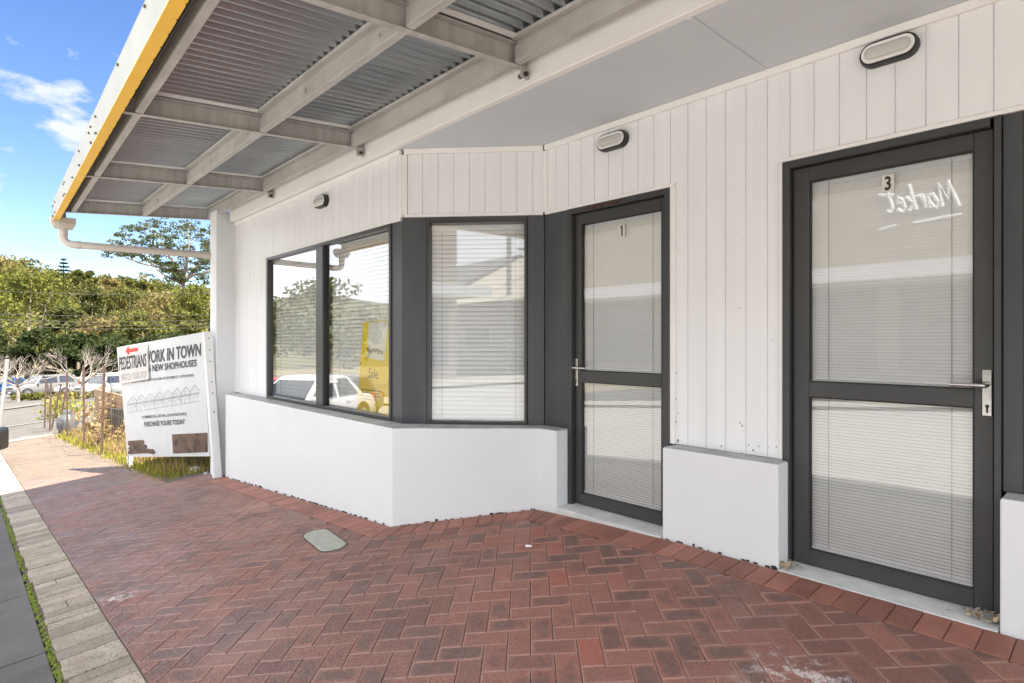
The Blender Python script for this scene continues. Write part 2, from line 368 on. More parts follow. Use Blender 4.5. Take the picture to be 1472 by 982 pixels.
# charcoal panels beside the openings
def panel(F,rects,name='dark_panel',m='panel'):
    mb=MB()
    for a0,a1,z0,z1 in rects: F.box(mb,a0,a1,-.05,0,z0,z1)
    return mb.build(name,M[m],shop,bevel=.002)
gb0=FB.hit(614,460)[0]; gb1=FB.hit(757.5,460)[0]
zt=HEAD-.001
panel(FB,[(.002,gb0-.004,SILL+.004,zt),(gb1+.004,LB-.003,SILL+.004,zt)])
panel(FB,[(gb0-.003,gb1+.003,zt-.028,zt)],'head_panel')
panel(FC,[(PC[0]+.003,-2.862,SILL+.004,zt)])
panel(FA,[(-4.062,PA[0]-.002,SILL+.004,zt-.0235)])
panel(FC,[(-.428,-.36,SILL+.004,zt),(-.357,1.8,SILL+.004,zt)])
fold=MB(); FC.box(fold,-.358,-.352,-.01,.006,SILL+.004,zt); FC.box(fold,PC[0]+.232,PC[0]+.238,-.01,.005,SILL+.004,zt-.03)
fold.build('panel_fold',M['dark'],shop)

def blind_mesh(F,a0,a1,z0,z1,d,pitch,out,cords=(),rail=True,jitter=0,gap=.93):
    mb=MB(); z=z1-(.045 if rail else 0)
    if rail: F.box(mb,a0,a1,d-.03,d+.012,z1-.042,z1,0)
    r=random.Random(int(a0*100)); i=0
    while z-pitch>z0:
        j=r.uniform(-1,1)*jitter
        zb_=z-pitch*gap; m_=(z+zb_)*.5
        for (da,za,db,zb) in ((d,z+.0008,d+out*.75+j,m_),(d+out*.75+j,m_,d+out+j,zb_)):
            mb.face([F.p(a0,db,zb),F.p(a1,db,zb),F.p(a1,da,za),F.p(a0,da,za)],0,r.random())
        z-=pitch; i+=1
    F.box(mb,a0,a1,d-.01,d+.012,z-.012,z,0)
    for c in cords: F.box(mb,c-.0011,c+.0011,d+max(out,0)+.001,d+max(out,0)+.003,z,z1-(.05 if rail else 0),1)
    return mb
def window(F,a0,a1,z0,z1,fw=.045,rec=.055,name_parent=None):
    mb=MB()
    F.box(mb,a0,a0+fw,-rec-.02,.012,z0,z1); F.box(mb,a1-fw,a1,-rec-.02,.012,z0,z1)
    F.box(mb,a0+fw,a1-fw,-rec-.02,.012,z1-fw,z1); F.box(mb,a0+fw,a1-fw,-rec-.02,.012,z0,z0+fw)
    return mb
# window pair (left wall)
wl=FA.hit(384.5,470)[0]; wr=-4.063; wz0=SILL+.006; wz1=HEAD-.024
mb=window(FA,wl,wr,wz0,wz1,.030,.022)
m0=FA.hit(454,470,.014)[0]; m1=FA.hit(463.5,470,.014)[0]; m2=FA.hit(469,470,-.02)[0]
FA.box(mb,m0,m1,-.05,.014,wz0+.0305,wz1-.0305)
win=mb.build('window',M['dark'],shop,bevel=.003)
bead=MB(); FA.box(bead,m1+.0005,m2,-.05,-.006,wz0+.0305,wz1-.0305)
bead.build('sash',M['rubber'],win)
for a0,a1 in ((wl+.030,m0),(m2,wr-.030)):
    q=MB(); q.face([FA.p(a0,-.022,wz0+.03),FA.p(a1,-.022,wz0+.03),FA.p(a1,-.022,wz1-.03),FA.p(a0,-.022,wz1-.03)]); q.build('pane',M['glass'],win)
    blind_mesh(FA,a0+.012,a1-.004,wz0+.035,wz1-.031,-.085,.0365,.011,cords=(a0+.16,a1-.16)).build('blind',[M['slat'],M['cord']],win)
# bay window
mb=window(FB,gb0,gb1,SILL+.006,zt-.029,.020,.04); win2=mb.build('window',M['dark'],shop,bevel=.002)
q=MB(); q.face([FB.p(gb0+.02,-.035,SILL+.026),FB.p(gb1-.02,-.035,SILL+.026),FB.p(gb1-.02,-.035,zt-.049),FB.p(gb0+.02,-.035,zt-.049)]); q.build('pane',M['glass'],win2)
blind_mesh(FB,gb0+.024,gb1-.024,SILL+.03,zt-.052,-.075,.0345,.010,cords=(FB.hit(633,460)[0],FB.hit(740,460)[0]),jitter=.001).build('blind',[M['slat'],M['cord']],win2)

# doors
def digit(F,parent,txt,px,py,w,h,d):
    s,z=F.hit(px,py,d); mb=MB()
    F.box(mb,s-w/2,s+w/2,d-.002,d+.001,z-h/2,z+h/2,0)
    tw=.52 if txt!='1' else .42
    fn=lambda u,v:F.p(s+(u-.5)*w*tw,d+.0022,z+(v-.5)*h*.84)
    if txt=='1':
        for q in ([(.45,0),(1,0),(1,1),(.45,1)],[(0,.72),(.449,.86),(.449,1),(0,.86)]): mb.face([fn(*p) for p in q],1)
    else: put_text(mb,txt,fn,1,fat=.03)
    mb.build('number_plate',[mat('plate_film',(.66,.65,.62),(.62,.61,.58),.6),M['ink']],parent)
def door(a0,a1,side,no,npx,npy,gp0,gp1,hpx):
    # a0..a1 clear opening between outer jamb faces
    jw=.043; rec=-.015
    mb=MB()
    l0=a0+jw; l1=a1-(jw if side<0 else .030); zb=.012; ztp=HEAD-.045
    st=.082; rl=.085
    gz=[(.090,.883),(.962,2.002)]; G0=FC.hit(gp0,500,rec-.016)[0]; G1=FC.hit(gp1,500,rec-.006)[0]; sl_=G0-l0; sr_=l1-G1
    FC.box(mb,l0,G0,rec-.045,rec,zb,ztp); FC.box(mb,G1,l1,rec-.045,rec,zb,ztp)
    FC.box(mb,G0,G1,rec-.045,rec,zb,gz[0][0]); FC.box(mb,G0,G1,rec-.045,rec,gz[0][1],gz[1][0]); FC.box(mb,G0,G1,rec-.045,rec,gz[1][1],ztp)
    dr=mb.build('door',M['dark'],shop,bevel=.003)
    j=MB()
    FC.box(j,a0,a0+jw-.006,-.06,.022,.004,HEAD-.003); FC.box(j,a1-(jw if side<0 else .030)+.006,a1,-.06,.022,.004,HEAD-.003)
    FC.box(j,a0+jw-.006,a1-jw+.006,-.06,.020,HEAD-.041,HEAD-.003)
    j.build('door_jamb',M['dark'],dr,bevel=.002)
    k=MB(); FC.box(k,a0+jw-.0055,a1-.0245,-.075,rec-.02,.004,HEAD-.042)
    FC.box(k,a0+jw-.004,l1+.004,rec-.07,rec+.004,.0035,.0115)
    for z0,z1 in gz:   # glazing gasket
        for q0,q1,y0,y1 in ((G0,G0+.005,z0,z1),(G1-.005,G1,z0,z1),(G0+.005,G1-.005,z0,z0+.005),(G0+.005,G1-.005,z1-.005,z1)):
            pass
    bm=MB()
    for x0,x1 in ((a0+jw-.0055,l0-.0005),(l1+.0005,l1+.006)): FC.box(bm,x0,x1,rec-.04,rec-.012,zb,ztp)
    FC.box(bm,l0,l1,rec-.04,rec-.012,ztp+.0005,HEAD-.0415)
    bm.build('door_seal',M['rubber'],dr)
    gk=MB()
    for z0,z1 in gz:
        for q0,q1,y0,y1 in ((G0,G0+.006,z0,z1),(G1-.006,G1,z0,z1),(G0+.006,G1-.006,z0,z0+.005),(G0+.006,G1-.006,z1-.005,z1)):
            FC.box(gk,q0,q1,rec-.032,rec-.006,y0,y1)
    gk.build('gasket',M['rubber'],dr)
    for z0,z1 in gz:
        q=MB(); q.face([FC.p(G0,rec-.016,z0),FC.p(G1,rec-.016,z0),FC.p(G1,rec-.016,z1),FC.p(G0,rec-.016,z1)]); q.build('pane',M['glassd'],dr)
        blind_mesh(FC,G0+.003,G1-.003,z0+.004,z1-.002,rec-.036,.0158,-.0035,cords=(G0+.085,G1-.085),rail=False,jitter=.0005,gap=.90).build('blind',[M['slat'],M['cord']],dr)
    # lever handle on a long plate
    hx=FC.hit(hpx,550,rec+.009)[0]; zc=.955; dd=rec
    h=MB()
    FC.box(h,hx-.017,hx+.017,dd,dd+.009,zc-.105,zc+.095)
    hd=h.build('handle',M['chrome'],dr,bevel=.003,seg=2)
    lv=MB(); dirn=1 if side<0 else -1; zl=zc+.028
    P=lambda a,d,z:FC.p(a,d,z)
    lv.tube([P(hx,dd+.006,zl),P(hx,dd+.045,zl),P(hx+dirn*.006,dd+.053,zl),P(hx+dirn*.02,dd+.056,zl),P(hx+dirn*.122,dd+.056,zl)],[.011,.010,.010,.0095,.009],10)
    lv.build('lever',M['chrome'],hd,smooth=True)
    kh=MB()
    kh.tube([P(hx,dd+.0085,zc-.062),P(hx,dd+.0105,zc-.062)],.0075,10); FC.box(kh,hx-.0035,hx+.0035,dd+.0085,dd+.0105,zc-.09,zc-.066)
    kh.build('keyhole',M['black'],hd)
    digit(FC,dr,no,npx,npy,.050,.082,rec-.0135)
    return dr
d3=door(-1.3335,-.4305,1,'3',1276.5,263.5,1164.3,1400.5,1419)
d3['label']='right-hand charcoal glazed door numbered 3'
d1=door(-2.859,-2.0195,-1,'1',893.5,332,837.5,951.5,828)
d1['label']='charcoal glazed door numbered 1 beside the bay window'
rp=MB(); rr_=random.Random(12)
for k in range(26):
    s_,z_=FC.hit(841+k*2.2,303-k*.48); FC.box(rp,s_-rr_.uniform(.003,.014),s_+rr_.uniform(.003,.010),.0203,.0208,HEAD-.036+rr_.uniform(0,.012),HEAD-.016+rr_.uniform(-.006,.008))
rp.build('rust_patch',mat('rust_flake',(.10,.035,.02),(.05,.02,.015),.9,30),d1)
# white thresholds
for a0,a1 in ((-1.300,-.423),(-2.853,-1.995)):
    mb=MB(); mb.hexa([(a0,3.045,-.05),(a1,3.045,-.05),(a1,3.28,-.05),(a0,3.28,-.05),(a0,3.045,.004),(a1,3.045,.004),(a1,3.28,.0065),(a0,3.28,.0065)])
    mb.build('threshold',mat('threshold_paint',(.62,.62,.61),(.50,.50,.49),.8,7,bmp=.3,bscale=50,dirt=(.12,.11,.10),dirt_scale=18,dirt_lo=.64),shop,bevel=.004)

# soffit, beam, shell
mb=MB(); 
for x0,x1 in ((-7.74,-1.4345),(-1.4285,1.8)): mb.box(x0,x1,2.42,3.26,SOF,SOF+.012)
sf=mb.build('soffit',M['soffit'],shop)
mb=MB(); mb.box(-1.4465,-1.4165,2.42,3.20,SOF-.006,SOF-.0002); mb.build('joint_strip',M['soffit'],sf,bevel=.002)
mb=MB(); mb.box(-7.68,1.8,2.37,2.42,SOF-.004,3.05); mb.build('beam',M['beam'],shop,bevel=.004)
mb=MB(); mb.box(-8.0,-7.75,2.24,2.52,g(-7.9,2.3)-.15,2.78); mb.build('wing_wall',M['render'],shop,bevel=.006)
mb=MB()
mb.box(-7.95,-7.75,2.53,9,-1.2,3.2); mb.box(1.8,2.0,2.3,9,-.3,3.2); mb.box(-7.95,2.0,9,9.15,-1.2,3.2)
mb.build('rear_wall',M['render'],shop)
mb=MB(); mb.box(-7.98,2.03,2.44,9.15,3.201,3.32); mb.build('roof',M['cream'],shop)
mb=MB(); mb.box(-7.9,1.8,2.38,2.50,3.052,3.20); mb.build('parapet',M['cream'],shop)
mb=MB(); mb.box(-7.74,1.79,3.28,9,-.05,0.0); mb.build('interior_floor',M['int'],shop)
mb=MB(); mb.box(-7.74,1.79,4.4,4.45,0.001,3.2); mb.build('interior_partition',M['int'],shop)
# cable at the wing wall
mb=MB()
pts=[at(325,322,7.55),at(327,328,7.5),at(332,329,7.45),at(336,332,7.42),at(337.5,338,7.40)]
mb.tube(pts,.006,5); mb.build('cable',M['black'],shop)

# bulkhead lights
lamps=[]
def bulkhead(F,px,py,label):
    s,z=F.hit(px,py,.04)
    root=empty('bulkhead_light',label,'wall light','oval bulkhead lights under the eaves')
    def oval(a,h,n=10,grow=0):
        r=h/2+grow; L=a/2-h/2; pts=[]
        for k in range(n+1): an=-math.pi/2+math.pi*k/n; pts.append((L+r*math.cos(an),r*math.sin(an)))
        for k in range(n+1): an=math.pi/2+math.pi*k/n; pts.append((-L+r*math.cos(an),r*math.sin(an)))
        return pts
    W,H=.235,.105
    def loft(levels,mi=0):
        mb=MB(); n=len(levels[0][0]); vs=[]
        for pts,d in levels: vs+=[F.p(s+a,d,z+b) for a,b in pts]
        fs=[]
        for i in range(len(levels)-1):
            for k in range(n): fs.append((i*n+k,i*n+(k+1)%n,(i+1)*n+(k+1)%n,(i+1)*n+k))
        fs.append(tuple((len(levels)-1)*n+k for k in range(n)))
        mb.mesh(vs,fs,mi); return mb
    loft([(oval(W,H,grow=.004),.001),(oval(W,H,grow=.004),.030),(oval(W,H),.045),(oval(W,H,grow=-.007),.046)]).build('housing',M['black'],root,smooth=True)
    loft([(oval(W,H,grow=-.0075),.044),(oval(W,H,grow=-.0085),.050),(oval(W,H,grow=-.0205),.049)]).build('rim',M['white'],root,smooth=True)
    loft([(oval(W,H,grow=-.021),.045),(oval(W,H,grow=-.024),.055),(oval(W,H,grow=-.032),.062),(oval(W,H,grow=-.042),.065)]).build('lens',M['lens'],root,smooth=True)
    return root
bulkhead(FC,1276,71,'black oval wall light above door 3, nearest of the three')
bulkhead(FC,878,202,'black oval wall light above door 1')
bulkhead(FA,459,289.5,'small-looking black oval wall light above the window pair')

# property sale poster inside the window
po=empty('sale_poster','yellow and white property sale poster leaning inside the left window','poster')
def pq(pxs,d): return [FA.p(*( (FA.hit(x,y,d)[0],d,FA.hit(x,y,d)[1]) )) for x,y in pxs]
mb=MB(); D=-.045
poly=[(512.5,596),(562.6,606),(562.6,460.5),(522,463.5)]
for k,dd in ((0,D),): 
    A=pq(poly,dd); B=[Vector(a)+Vector((0,.004,0)) for a in A]
    mb.mesh(A+B,[(0,1,2,3),(7,6,5,4),(0,4,5,1),(1,5,6,2),(2,6,7,3),(3,7,4,0)])
mb.build('board',mat('poster_yellow',(.85,.66,.03),(.82,.62,.02),.5),po)
mb=MB(); mb.face(pq([(527.3,514),(552.3,519),(558.4,462.2),(530,463.8)],D+.002)); mb.build('white_panel',M['white'],po)
mb=MB()
def ptxt(s,x0,y0,x1,y1,h,**kw):
    s0,z0=FA.hit(x0,y0,D); s1,z1=FA.hit(x1,y1,D); hh=h
    put_text(mb,s,lambda u,v:FA.p(s0+(s1-s0)*u,D+.0035,z0+(z1-z0)*u+hh*v),0,**kw)
ptxt('RayWhite',528,508.5,551.5,512,.055,fat=.02)
ptxt('Sale',530,543,543.5,545,.085,shear=.1)
for i,(a,b) in enumerate(((560,0.8),(564,0.7),(568,.75),(573,.55),(591,.8))):
    s0,z0=FA.hit(519,a,D); s1,_=FA.hit(519+38*b,a+4,D); FA.box(mb,s0,s1,D+.002,D+.003,z0,z0+.006)
mb.build('lettering',mat('poster_ink',(.10,.09,.03),(.14,.12,.04),.6),po)

# ================================================================ AWNING
aw=empty('awning','steel-framed footpath awning with corrugated sheet and yellow-edged fascia','awning')
def yf(x): return .596-.02*x          # inner edge of the fascia
def zr(y): return 2.60+.081*(y-.77)   # underside of rafters
XR=[-(2.44+1.91*k) for k in (-2,-1,0,1,2,3)]
for x in XR:
    end=x<-8
    mb=MB(); y0,y1=yf(x)+.03,2.36; w=.045
    x0,x1=x-w/2,x+w/2
    def rb(mb,xa,xb,ya,yb,h0,h1,mi=0): mb.hexa([(xa,ya,zr(ya)+h0),(xb,ya,zr(ya)+h0),(xb,yb,zr(yb)+h0),(xa,yb,zr(yb)+h0),(xa,ya,zr(ya)+h1),(xb,ya,zr(ya)+h1),(xb,yb,zr(yb)+h1),(xa,yb,zr(yb)+h1)],mi)
    rb(mb,x0,x0+.006,y0,y1,.0065,.1235); rb(mb,x0,x1,y0,y1,0,.006); rb(mb,x0,x1,y0,y1,.124,.130)
    ra=mb.build('rafter',M['steel'],aw,bevel=.0015)
    mb=MB(); rb(mb,x1+.004,x1+.040,y0+.13,y1-.10,.137,.150); rb(mb,x0-.034,x0-.004,y0+.13,y1-.10,.137,.150)
    mb.build('edge_flashing',M['trim'],ra)
    mb=MB(); mb.box(x1-.012,x1-.004,2.30,2.366,zr(2.3)-.055,zr(2.3)-.001); mb.box(x-.01,x1-.0125,2.36,2.368,zr(2.3)-.055,zr(2.3)+.06)
    br=mb.build('bracket',M['steel'],ra,bevel=.002)
    mb=MB(); mb.tube([(x-.03,2.335,zr(2.3)-.034),(x1+.012,2.335,zr(2.3)-.034)],.0135,6); mb.build('bolt',M['black'],ra)
for (yc,slope) in ((0,1),(1.56,0),(2.27,0)):
    for i in range(len(XR)-1):
        xa,xb=XR[i+1]+.026,XR[i]-.026
        mb=MB()
        ya=(yf(xa)+.115 if slope else yc); yb=(yf(xb)+.115 if slope else yc)
        def seg(d0,d1,h0,h1): 
            zz=zr(ya)
            mb.hexa([(xa,ya+d0,zz+h0),(xb,yb+d0,zz+h0),(xb,yb+d1,zz+h0),(xa,ya+d1,zz+h0),(xa,ya+d0,zz+h1),(xb,yb+d0,zz+h1),(xb,yb+d1,zz+h1),(xa,ya+d1,zz+h1)])
        seg(-.022,.022,.004,.010); seg(-.022,-.017,.0105,.098); seg(.017,.022,.0105,.098); seg(-.008,.008,.0985,.126); seg(-.050,.034,.1265,.146)
        mb.build('purlin',M['steel'],aw,bevel=.0015)
        if yc==1.56:
            for f in (.42,.9): 
                b=MB(); xx=xa+(xb-xa)*f; b.tube([(xx,yc-.024,zr(yc)+.05),(xx,yc-.034,zr(yc)+.05)],.012,6); b.build('bolt',M['steel'],aw)
# corrugated sheet
mb=MB(); pitch=.076; per=12; n=int((8.25+1.6)/pitch*per); rows=[(.66,0),(1.2,0),(1.8,0),(2.40,0)]
vs=[]
for y,_ in rows:
    for i in range(n+1):
        x=-8.25+i*pitch/per; ph_=(i%per)/per
        y=max(y,yf(x)+.012); vs.append((x,y,zr(y)+.174-.026*min(1,max(0,math.cos(2*math.pi*ph_)*1.6))))
fs=[(j*(n+1)+i,j*(n+1)+i+1,(j+1)*(n+1)+i+1,(j+1)*(n+1)+i) for j in range(len(rows)-1) for i in range(n)]
mb.mesh(vs,fs); mb.build('roof_sheet',M['sheet'],aw,smooth='full')
# fascia: cream sheet outside, yellow folded edge below
XA,XB=-8.28,1.6
def fas(mb,d0,d1,z0,z1,d0t=None,d1t=None):
    d0t=d0 if d0t is None else d0t; d1t=d1 if d1t is None else d1t
    mb.hexa([(XA,yf(XA)-d1,z0),(XB,yf(XB)-d1,z0),(XB,yf(XB)-d0,z0),(XA,yf(XA)-d0,z0),(XA,yf(XA)-d1t,z1),(XB,yf(XB)-d1t,z1),(XB,yf(XB)-d0t,z1),(XA,yf(XA)-d0t,z1)])
mb=MB(); fas(mb,.053,.057,2.527,2.715,.058,.062); fas(mb,-.005,.062,2.716,2.722); fa=mb.build('fascia',M['cream'],aw,bevel=.001)
mb=MB(); fas(mb,.0,.060,2.520,2.5265); fas(mb,.0,.004,2.527,2.60); mb.build('yellow_edge',M['yellow'],fa,bevel=.001)
mb=MB(); fas(mb,.010,.050,2.66,2.70); fas(mb,-.09,.0095,2.706,2.712); mb.build('gutter',M['rubber'],aw)
mb=MB(); mb.box(XA-.004,XA,yf(XA)-.062,yf(XA)+.06,2.52,2.72); mb.build('fascia_end',M['cream'],fa)
rs=random.Random(5); rvm=mat('rusty_rivet',(.16,.12,.04),(.10,.08,.03),.8)
for X in (-2.4,-3.1,-3.85,-4.75,-5.0,-5.1,-6.2,-6.9,-7.0,-8.2,-8.22,-7.95,-5.7,-1.9,-1.2):
    for z in ([2.55,2.66] if rs.random()<.6 else [rs.uniform(2.54,2.70)]):
        yy=yf(X)-.0575; mb=MB(); mb.tube([(X,yy,z),(X,yy-.012,z)],.0085,6); mb.build('rivet',rvm,fa)
mb=MB()
x=-8.2
while x<1.5:
    yy=yf(x)-.003; mb.box(x-.0028,x+.0028,yy-.003,yy+.003,2.516,2.5195) if rs.random()<.8 else None; x+=.155
mb.build('screw',mat('dark_screw',(.08,.06,.02)),fa)
# rain head and downpipe
mb=MB(); c=at(95,318,6.58); cx,cy=-8.31,yf(-8.3)+.035
c2=Vector((cx,cy,2.45))
mb.hexa([(cx-.035,cy-.085,2.435),(cx+.035,cy-.085,2.435),(cx+.035,cy+.085,2.435),(cx-.035,cy+.085,2.435),(cx-.055,cy-.115,2.50),(cx+.055,cy-.115,2.50),(cx+.055,cy+.115,2.50),(cx-.055,cy+.115,2.50)])
mb.box(cx-.055,cx+.055,cy-.115,cy+.115,2.501,2.56)
mb.build('rain_head',M['pipe'],aw,bevel=.004)
mb=MB(); pe=Vector((-8.0,2.26,CAMZ+(490-367)*7.45/850)); s0=Vector((cx,cy,2.44)); 
zt2=CAMZ+(490-349)*6.62/850
el=[s0,Vector((cx,cy,zt2+.09))]
a=Vector((cx,cy,zt2)); dirp=(pe-a).normalized(); 
for k in range(1,6):
    t_=k/6; el.append((Vector((cx,cy,zt2+.09))*(1-t_)**2)+(a*2*t_*(1-t_))+((a+dirp*.10)*t_**2))
el.append(a+dirp*.10); el.append(pe)
mb.tube(el,.041,14); dp=mb.build('downpipe',M['pipe'],aw,smooth=True)
mb=MB(); mb.tube([Vector((cx,cy,zt2+.085)),Vector((cx,cy,zt2+.155))],.0455,14); q=a+dirp*.11; mb.tube([q,q+dirp*.05],.0455,14); mb.build('pipe_collar',M['pipe'],dp,smooth=True)
# ================================================================ GROUND, ROADS, PAVING
BX=[-a for a,_ in HX]; BY=[a for a,_ in HY]
def surf(name,x0,x1,y0,y1,dz,m,step=None,zf=g,kind='structure',parent=None):
    xs=sorted({x0,x1,*[b for b in BX if x0<b<x1]}); ys=sorted({y0,y1,*[b for b in BY if y0<b<y1]})
    def ref(a):
        if not step: return a
        o=[a[0]]
        for p,q in zip(a,a[1:]):
            k=max(1,int(math.ceil((q-p)/step))); o+=[p+(q-p)*i/k for i in range(1,k+1)]
        return o
    xs=ref(xs); ys=ref(ys); mb=MB(); nx=len(xs)
    mb.mesh([(x,y,zf(x,y)+dz) for y in ys for x in xs],[(j*nx+i,j*nx+i+1,(j+1)*nx+i+1,(j+1)*nx+i) for j in range(len(ys)-1) for i in range(nx-1)])
    return mb.build(name,m,parent,kind=kind)
surf('ground',-112,400,-400,400,-.035,M['soil'])
surf('road',-44,40,-9.0,-.42,-.012,mat('worn_road',(.33,.32,.30),(.38,.37,.345),.9,.8,bmp=.4,bscale=160,dirt=(.12,.12,.115),dirt_scale=1.5,dirt_lo=.6))
surf('cross_road',-44,-21.2,-.4199,120,-.012,mat('sunny_asphalt',(.075,.068,.058),(.10,.09,.077),.9,.7,bmp=.3,bscale=90,dirt=(.14,.13,.12),dirt_scale=1.2,dirt_lo=.6))
surf('car_park',-100,-48,-30,60,-.008,mat('car_park_asphalt',(.075,.068,.058),(.11,.10,.085),.9,.4))
surf('far_footpath',-47.8,-44.2,-9,80,.03,mat('far_concrete',(.13,.12,.105),(.10,.092,.08),.9,3))
mb=MB()
for y in range(-9,70,3): mb.box(-44.18,-44.02,y,y+2.97,g(-44,y)-.05,g(-44,y)+.06)
mb.build('far_kerb',bpy.data.materials['far_concrete'],kind='structure')
mb=MB()
# road markings at the junction
def onroad(poly,dz=-.004,m=None,name='road_marking'):
    b=MB(); b.face([(x,y,g(x,y)+dz) for x,y in poly]); return b.build(name,m or mat('marking',(.22,.21,.19),(.17,.16,.14),.8,6),kind='structure')
onroad([(-24.6,.2),(-24.3,.2),(-24.3,4.5),(-24.6,4.5)]); onroad([(-27.6,-.3),(-27.3,-.3),(-27.3,2.6),(-27.6,2.6)])
surf('opposite_footpath',-44,40,-12.2,-9.0,.08,M['conc'])
# path slab under the pavers
surf('paving_bed',-20.4,2.2,.30,3.27,-.010,M['joint'])
o=surf('concrete_edge',-21.2,-20.4,-.42,3.4,.004,mat('white_edge',(.20,.19,.165),(.16,.15,.13),.8,3))
# gutter slabs with joints
gy0,gy1=-.42,.285
mb=MB(); rs=random.Random(11); x=2.2; 
while x>-21.15:
    L=1.18; xa,xb=x-L+.010,x
    zs=[xa]+[b for b in BX if xa<b<xb]+[xb]; zs.sort()
    for p,q in zip(zs,zs[1:]):
        for ya,yb in ((gy0,.1),(.1,gy1)):
            mb.hexa([(p,ya,g(p,ya)-.06),(q,ya,g(q,ya)-.06),(q,yb,g(q,yb)-.06),(p,yb,g(p,yb)-.06),(p,ya,g(p,ya)-.002),(q,ya,g(q,ya)-.002),(q,yb,g(q,yb)-.002),(p,yb,g(p,yb)-.002)],0)
    x-=L
mb.build('gutter_slab',M['gutter'],kind='structure')
# kerb pavers
mb=MB(); x=2.2; ky0,ky1=.325,.562
while x>-20.35:
    L=rs.choice((.099,.099,.16,.099,.125)); xa,xb=x-L+.004,x-.001
    dz=rs.uniform(-.003,.004); jy=rs.uniform(-.008,.006); tn=rs.random()
    parts=[(ky0+jy,ky1)] if rs.random()<.97 else [(ky0+jy,.44),(.444,ky1)]
    for ya,yb in parts:
        b=.004; t0=dz+.001
        V=[(xa,ya),(xb,ya),(xb,yb),(xa,yb)]; I=[(xa+b,ya+b),(xb-b,ya+b),(xb-b,yb-b),(xa+b,yb-b)]
        vs=[(p,q,g(p,q)-.03) for p,q in V]+[(p,q,g(p,q)+t0-.004) for p,q in V]+[(p,q,g(p,q)+t0) for p,q in I]
        mb.mesh(vs,[(i,(i+1)%4,4+(i+1)%4,4+i) for i in range(4)]+[(4+i,4+(i+1)%4,8+(i+1)%4,8+i) for i in range(4)]+[(8,9,10,11)],0,tn)
    x-=L
mb.build('kerb',M['kerb'],kind='structure')
# moss in the gutter joint
mb=MB(); rs=random.Random(4)
def blob(mb,c,r,h,n=7,mi=0):
    vs=[(c[0],c[1],c[2]+h)]; 
    for lv,(rr,hh) in enumerate(((.6,.75),(1,.0))):
        for k in range(n):
            a=2*math.pi*k/n+lv*.3; q=r*rr*rs.uniform(.75,1.2); vs.append((c[0]+q*math.cos(a),c[1]+q*math.sin(a),c[2]+h*hh-.001))
    fs=[(0,1+k,1+(k+1)%n) for k in range(n)]+[(1+k,1+n+k,1+n+(k+1)%n,1+(k+1)%n) for k in range(n)]
    mb.mesh(vs,fs,mi,rs.random())
x=2
while x>-20:
    p=.62 if -6.2<x else .6
    if rs.random()<p+.25*math.sin(x*5):
        for k in range(rs.randint(1,4)):
            blob(mb,(x+rs.uniform(-.02,.02),.305+rs.uniform(-.013,.016),g(x,.3)-.012),rs.uniform(.008,.018),rs.uniform(.006,.016))
    x-=rs.uniform(.012,.03)
mb.build('moss',M['moss'],kind='stuff',smooth='full')

# ---- clay pavers
def clip(poly,a,b,c):  # keep a*x+b*y<=c
    out=[]
    for i in range(len(poly)):
        P,Q=poly[i],poly[(i+1)%len(poly)]
        dp=a*P[0]+b*P[1]-c; dq=a*Q[0]+b*Q[1]-c
        if dp<=0: out.append(P)
        if (dp<0<dq) or (dq<0<dp):
            t=dp/(dp-dq); out.append((P[0]+(Q[0]-P[0])*t,P[1]+(Q[1]-P[1])*t))
    return out
def area(p): return abs(sum(p[i][0]*p[(i+1)%len(p)][1]-p[(i+1)%len(p)][0]*p[i][1] for i in range(len(p))))/2
wallpath=[(-7.56,2.268),(-3.748,2.262),(-3.030,3.046),(2.2,3.046)]
BW=.196
def offs(path,w):
    ln=[]
    for a,b in zip(path,path[1:]):
        L=math.dist(a,b); n=((b[1]-a[1])/L,-(b[0]-a[0])/L); ln.append((n[0],n[1],n[0]*a[0]+n[1]*a[1]+w))
    out=[(path[0][0],path[0][1]-w)]
    for (a,b,c),(d,e,f) in zip(ln,ln[1:]):
        D=a*e-b*d; out.append(((c*e-b*f)/D,(a*f-c*d)/D))
    out.append((path[-1][0],path[-1][1]-w)); return out,ln
inner,lines=offs(wallpath,BW)
lines_in=offs(wallpath,BW+.004)[1]
